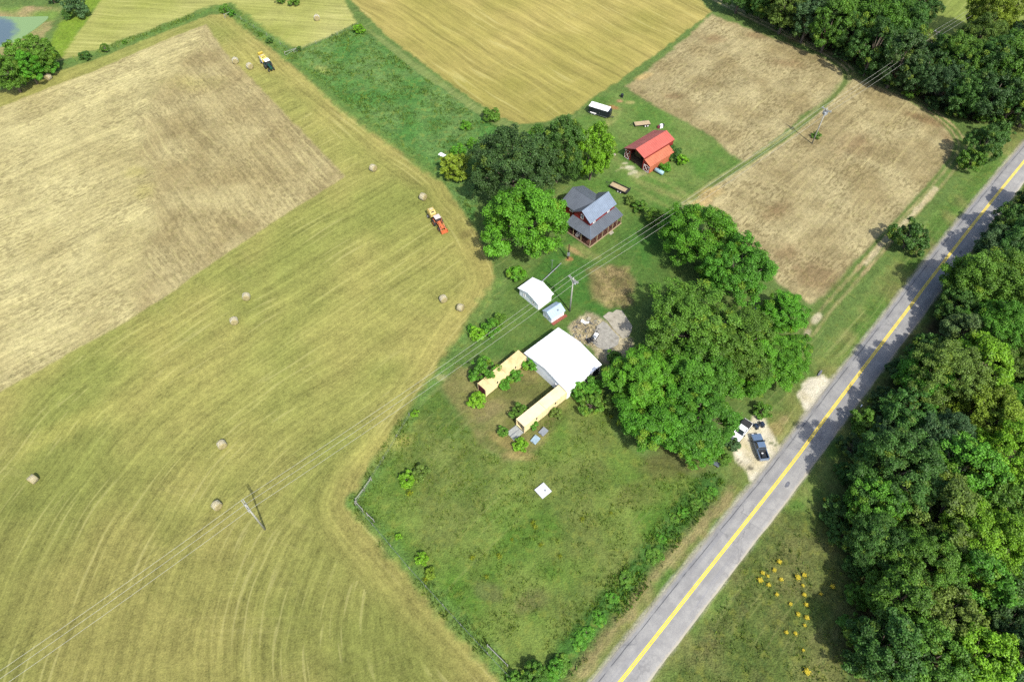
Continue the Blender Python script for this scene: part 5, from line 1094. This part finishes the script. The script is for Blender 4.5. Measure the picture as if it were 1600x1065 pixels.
# ------------------------------------------------------------------ fences
FP = mat('weathered_fence_post', alb(176,176,164), .85, var=.2, scale=2)
def fence(line, label, braces, step=4.2, name='wire_fence', hgt=1.25):
    P = GP(line); o = empty(name, (P[0][0], P[0][1], 0), 0, label=label, cat='fence'); base = P[0]
    posts = []
    for a, b in zip(P[:-1], P[1:]):
        L = np.linalg.norm(b-a); n = max(1, int(L/step))
        posts += [a + (b-a)*k/n for k in range(n)]
    posts.append(P[-1])
    pm = MB().tube([(0,0,-.2),(0,0,hgt)], [.06,.055], 6).mesh('post', FP)
    for q in posts: link('post', pm, o, (q[0]-base[0], q[1]-base[1], 0))
    for z in (.35, .65, .95, 1.2): MB().tube([(q[0]-base[0], q[1]-base[1], z) for q in posts], .005, 4).build('wire', STEEL, o)
    for a, b in braces:
        a = np.array(G(*a)) - base; b = np.array(G(*b)) - base; m = (a+b)/2
        for q in (a, b): MB().tube([(q[0],q[1],-.2),(q[0],q[1],1.5)], .09, 8).build('brace_post', FP, o)
        MB().tube([(a[0],a[1],1.2),(b[0],b[1],1.2)], .065, 8).build('brace_rail', FP, o); MB().tube([(a[0],a[1],.2),(b[0],b[1],1.1)], .012, 4).build('brace_wire', STEEL, o)
    return o
fence([(640,650),(600,718),(556,787)], 'wire fence from the container yard to the braced pasture corner', [((557.5,783.5),(569.5,767.5)), ((569.5,767.5),(581,751))])
fence([(556,789),(640,889),(720,977),(805,1068)], 'long wire fence between hay field and pasture down to the bottom', [((557.5,787.5),(567.5,799)), ((575,806),(585,815.5)), ((762,1010),(793,1041))])
fence([(560,42),(460,84),(358,20)], 'far wire fence along the tall grass and hay field top', [((446,87.5),(465,81)), ((352,29),(366,22))], 6)
g = G(1058, 340); t = empty('yard_post', (*g, 0), 0, label='dark upright post beside the grove tree nearest the house', cat='post'); MB().tube([(0,0,-.3),(0,0,3.4)], [.14,.11], 8).build('shaft', DARKW, t); MB().bb(-.12,.12,-.12,.12,3.4,3.46).build('cap', DKMET, t)
g = G(1181, 485, 1.2); t = empty('blue_tarp', (*g, 0), .3, label='blue tarp covered heap in a gap between the grove trees', cat='tarp')
mb = MB(); rr = random.Random(4); q = [[(x*.4-1.2, y*.4-.8, 1.9*max(0, 1-(abs(x-3)/4.2)**2)*max(0, 1-(abs(y-2)/3.0)**2)+rr.uniform(-.06,.1)) for x in range(7)] for y in range(5)]
mb.add([v for row in q for v in row], [(y*7+x, y*7+x+1, y*7+x+8, y*7+x+7) for y in range(4) for x in range(6)]); mb.build('cover', mat('blue_tarp', alb(92,132,196), .4, var=.2, scale=2), t); MB().bb(-1,1,-.6,.6,0,.9).build('heap', DARKW, t)
# roadside marker
g = G(1344, 636, .5); t = empty('mailbox', (*g, 0), R_(135), label='small white mailbox on a post at the road edge by the wood', cat='mailbox')
MB().bb(-.05,.05,-.05,.05,0,.95).build('post', WOODL, t); mb = MB(); mb.prism([(-.12,.95),(.12,.95),(.12,1.1),(.06,1.2),(-.06,1.2),(-.12,1.1)], -.28, .28); mb.build('box', WHITEW, t); MB().bb(.125,.14,.05,.2,1.05,1.15).build('flag', MAROON, t)
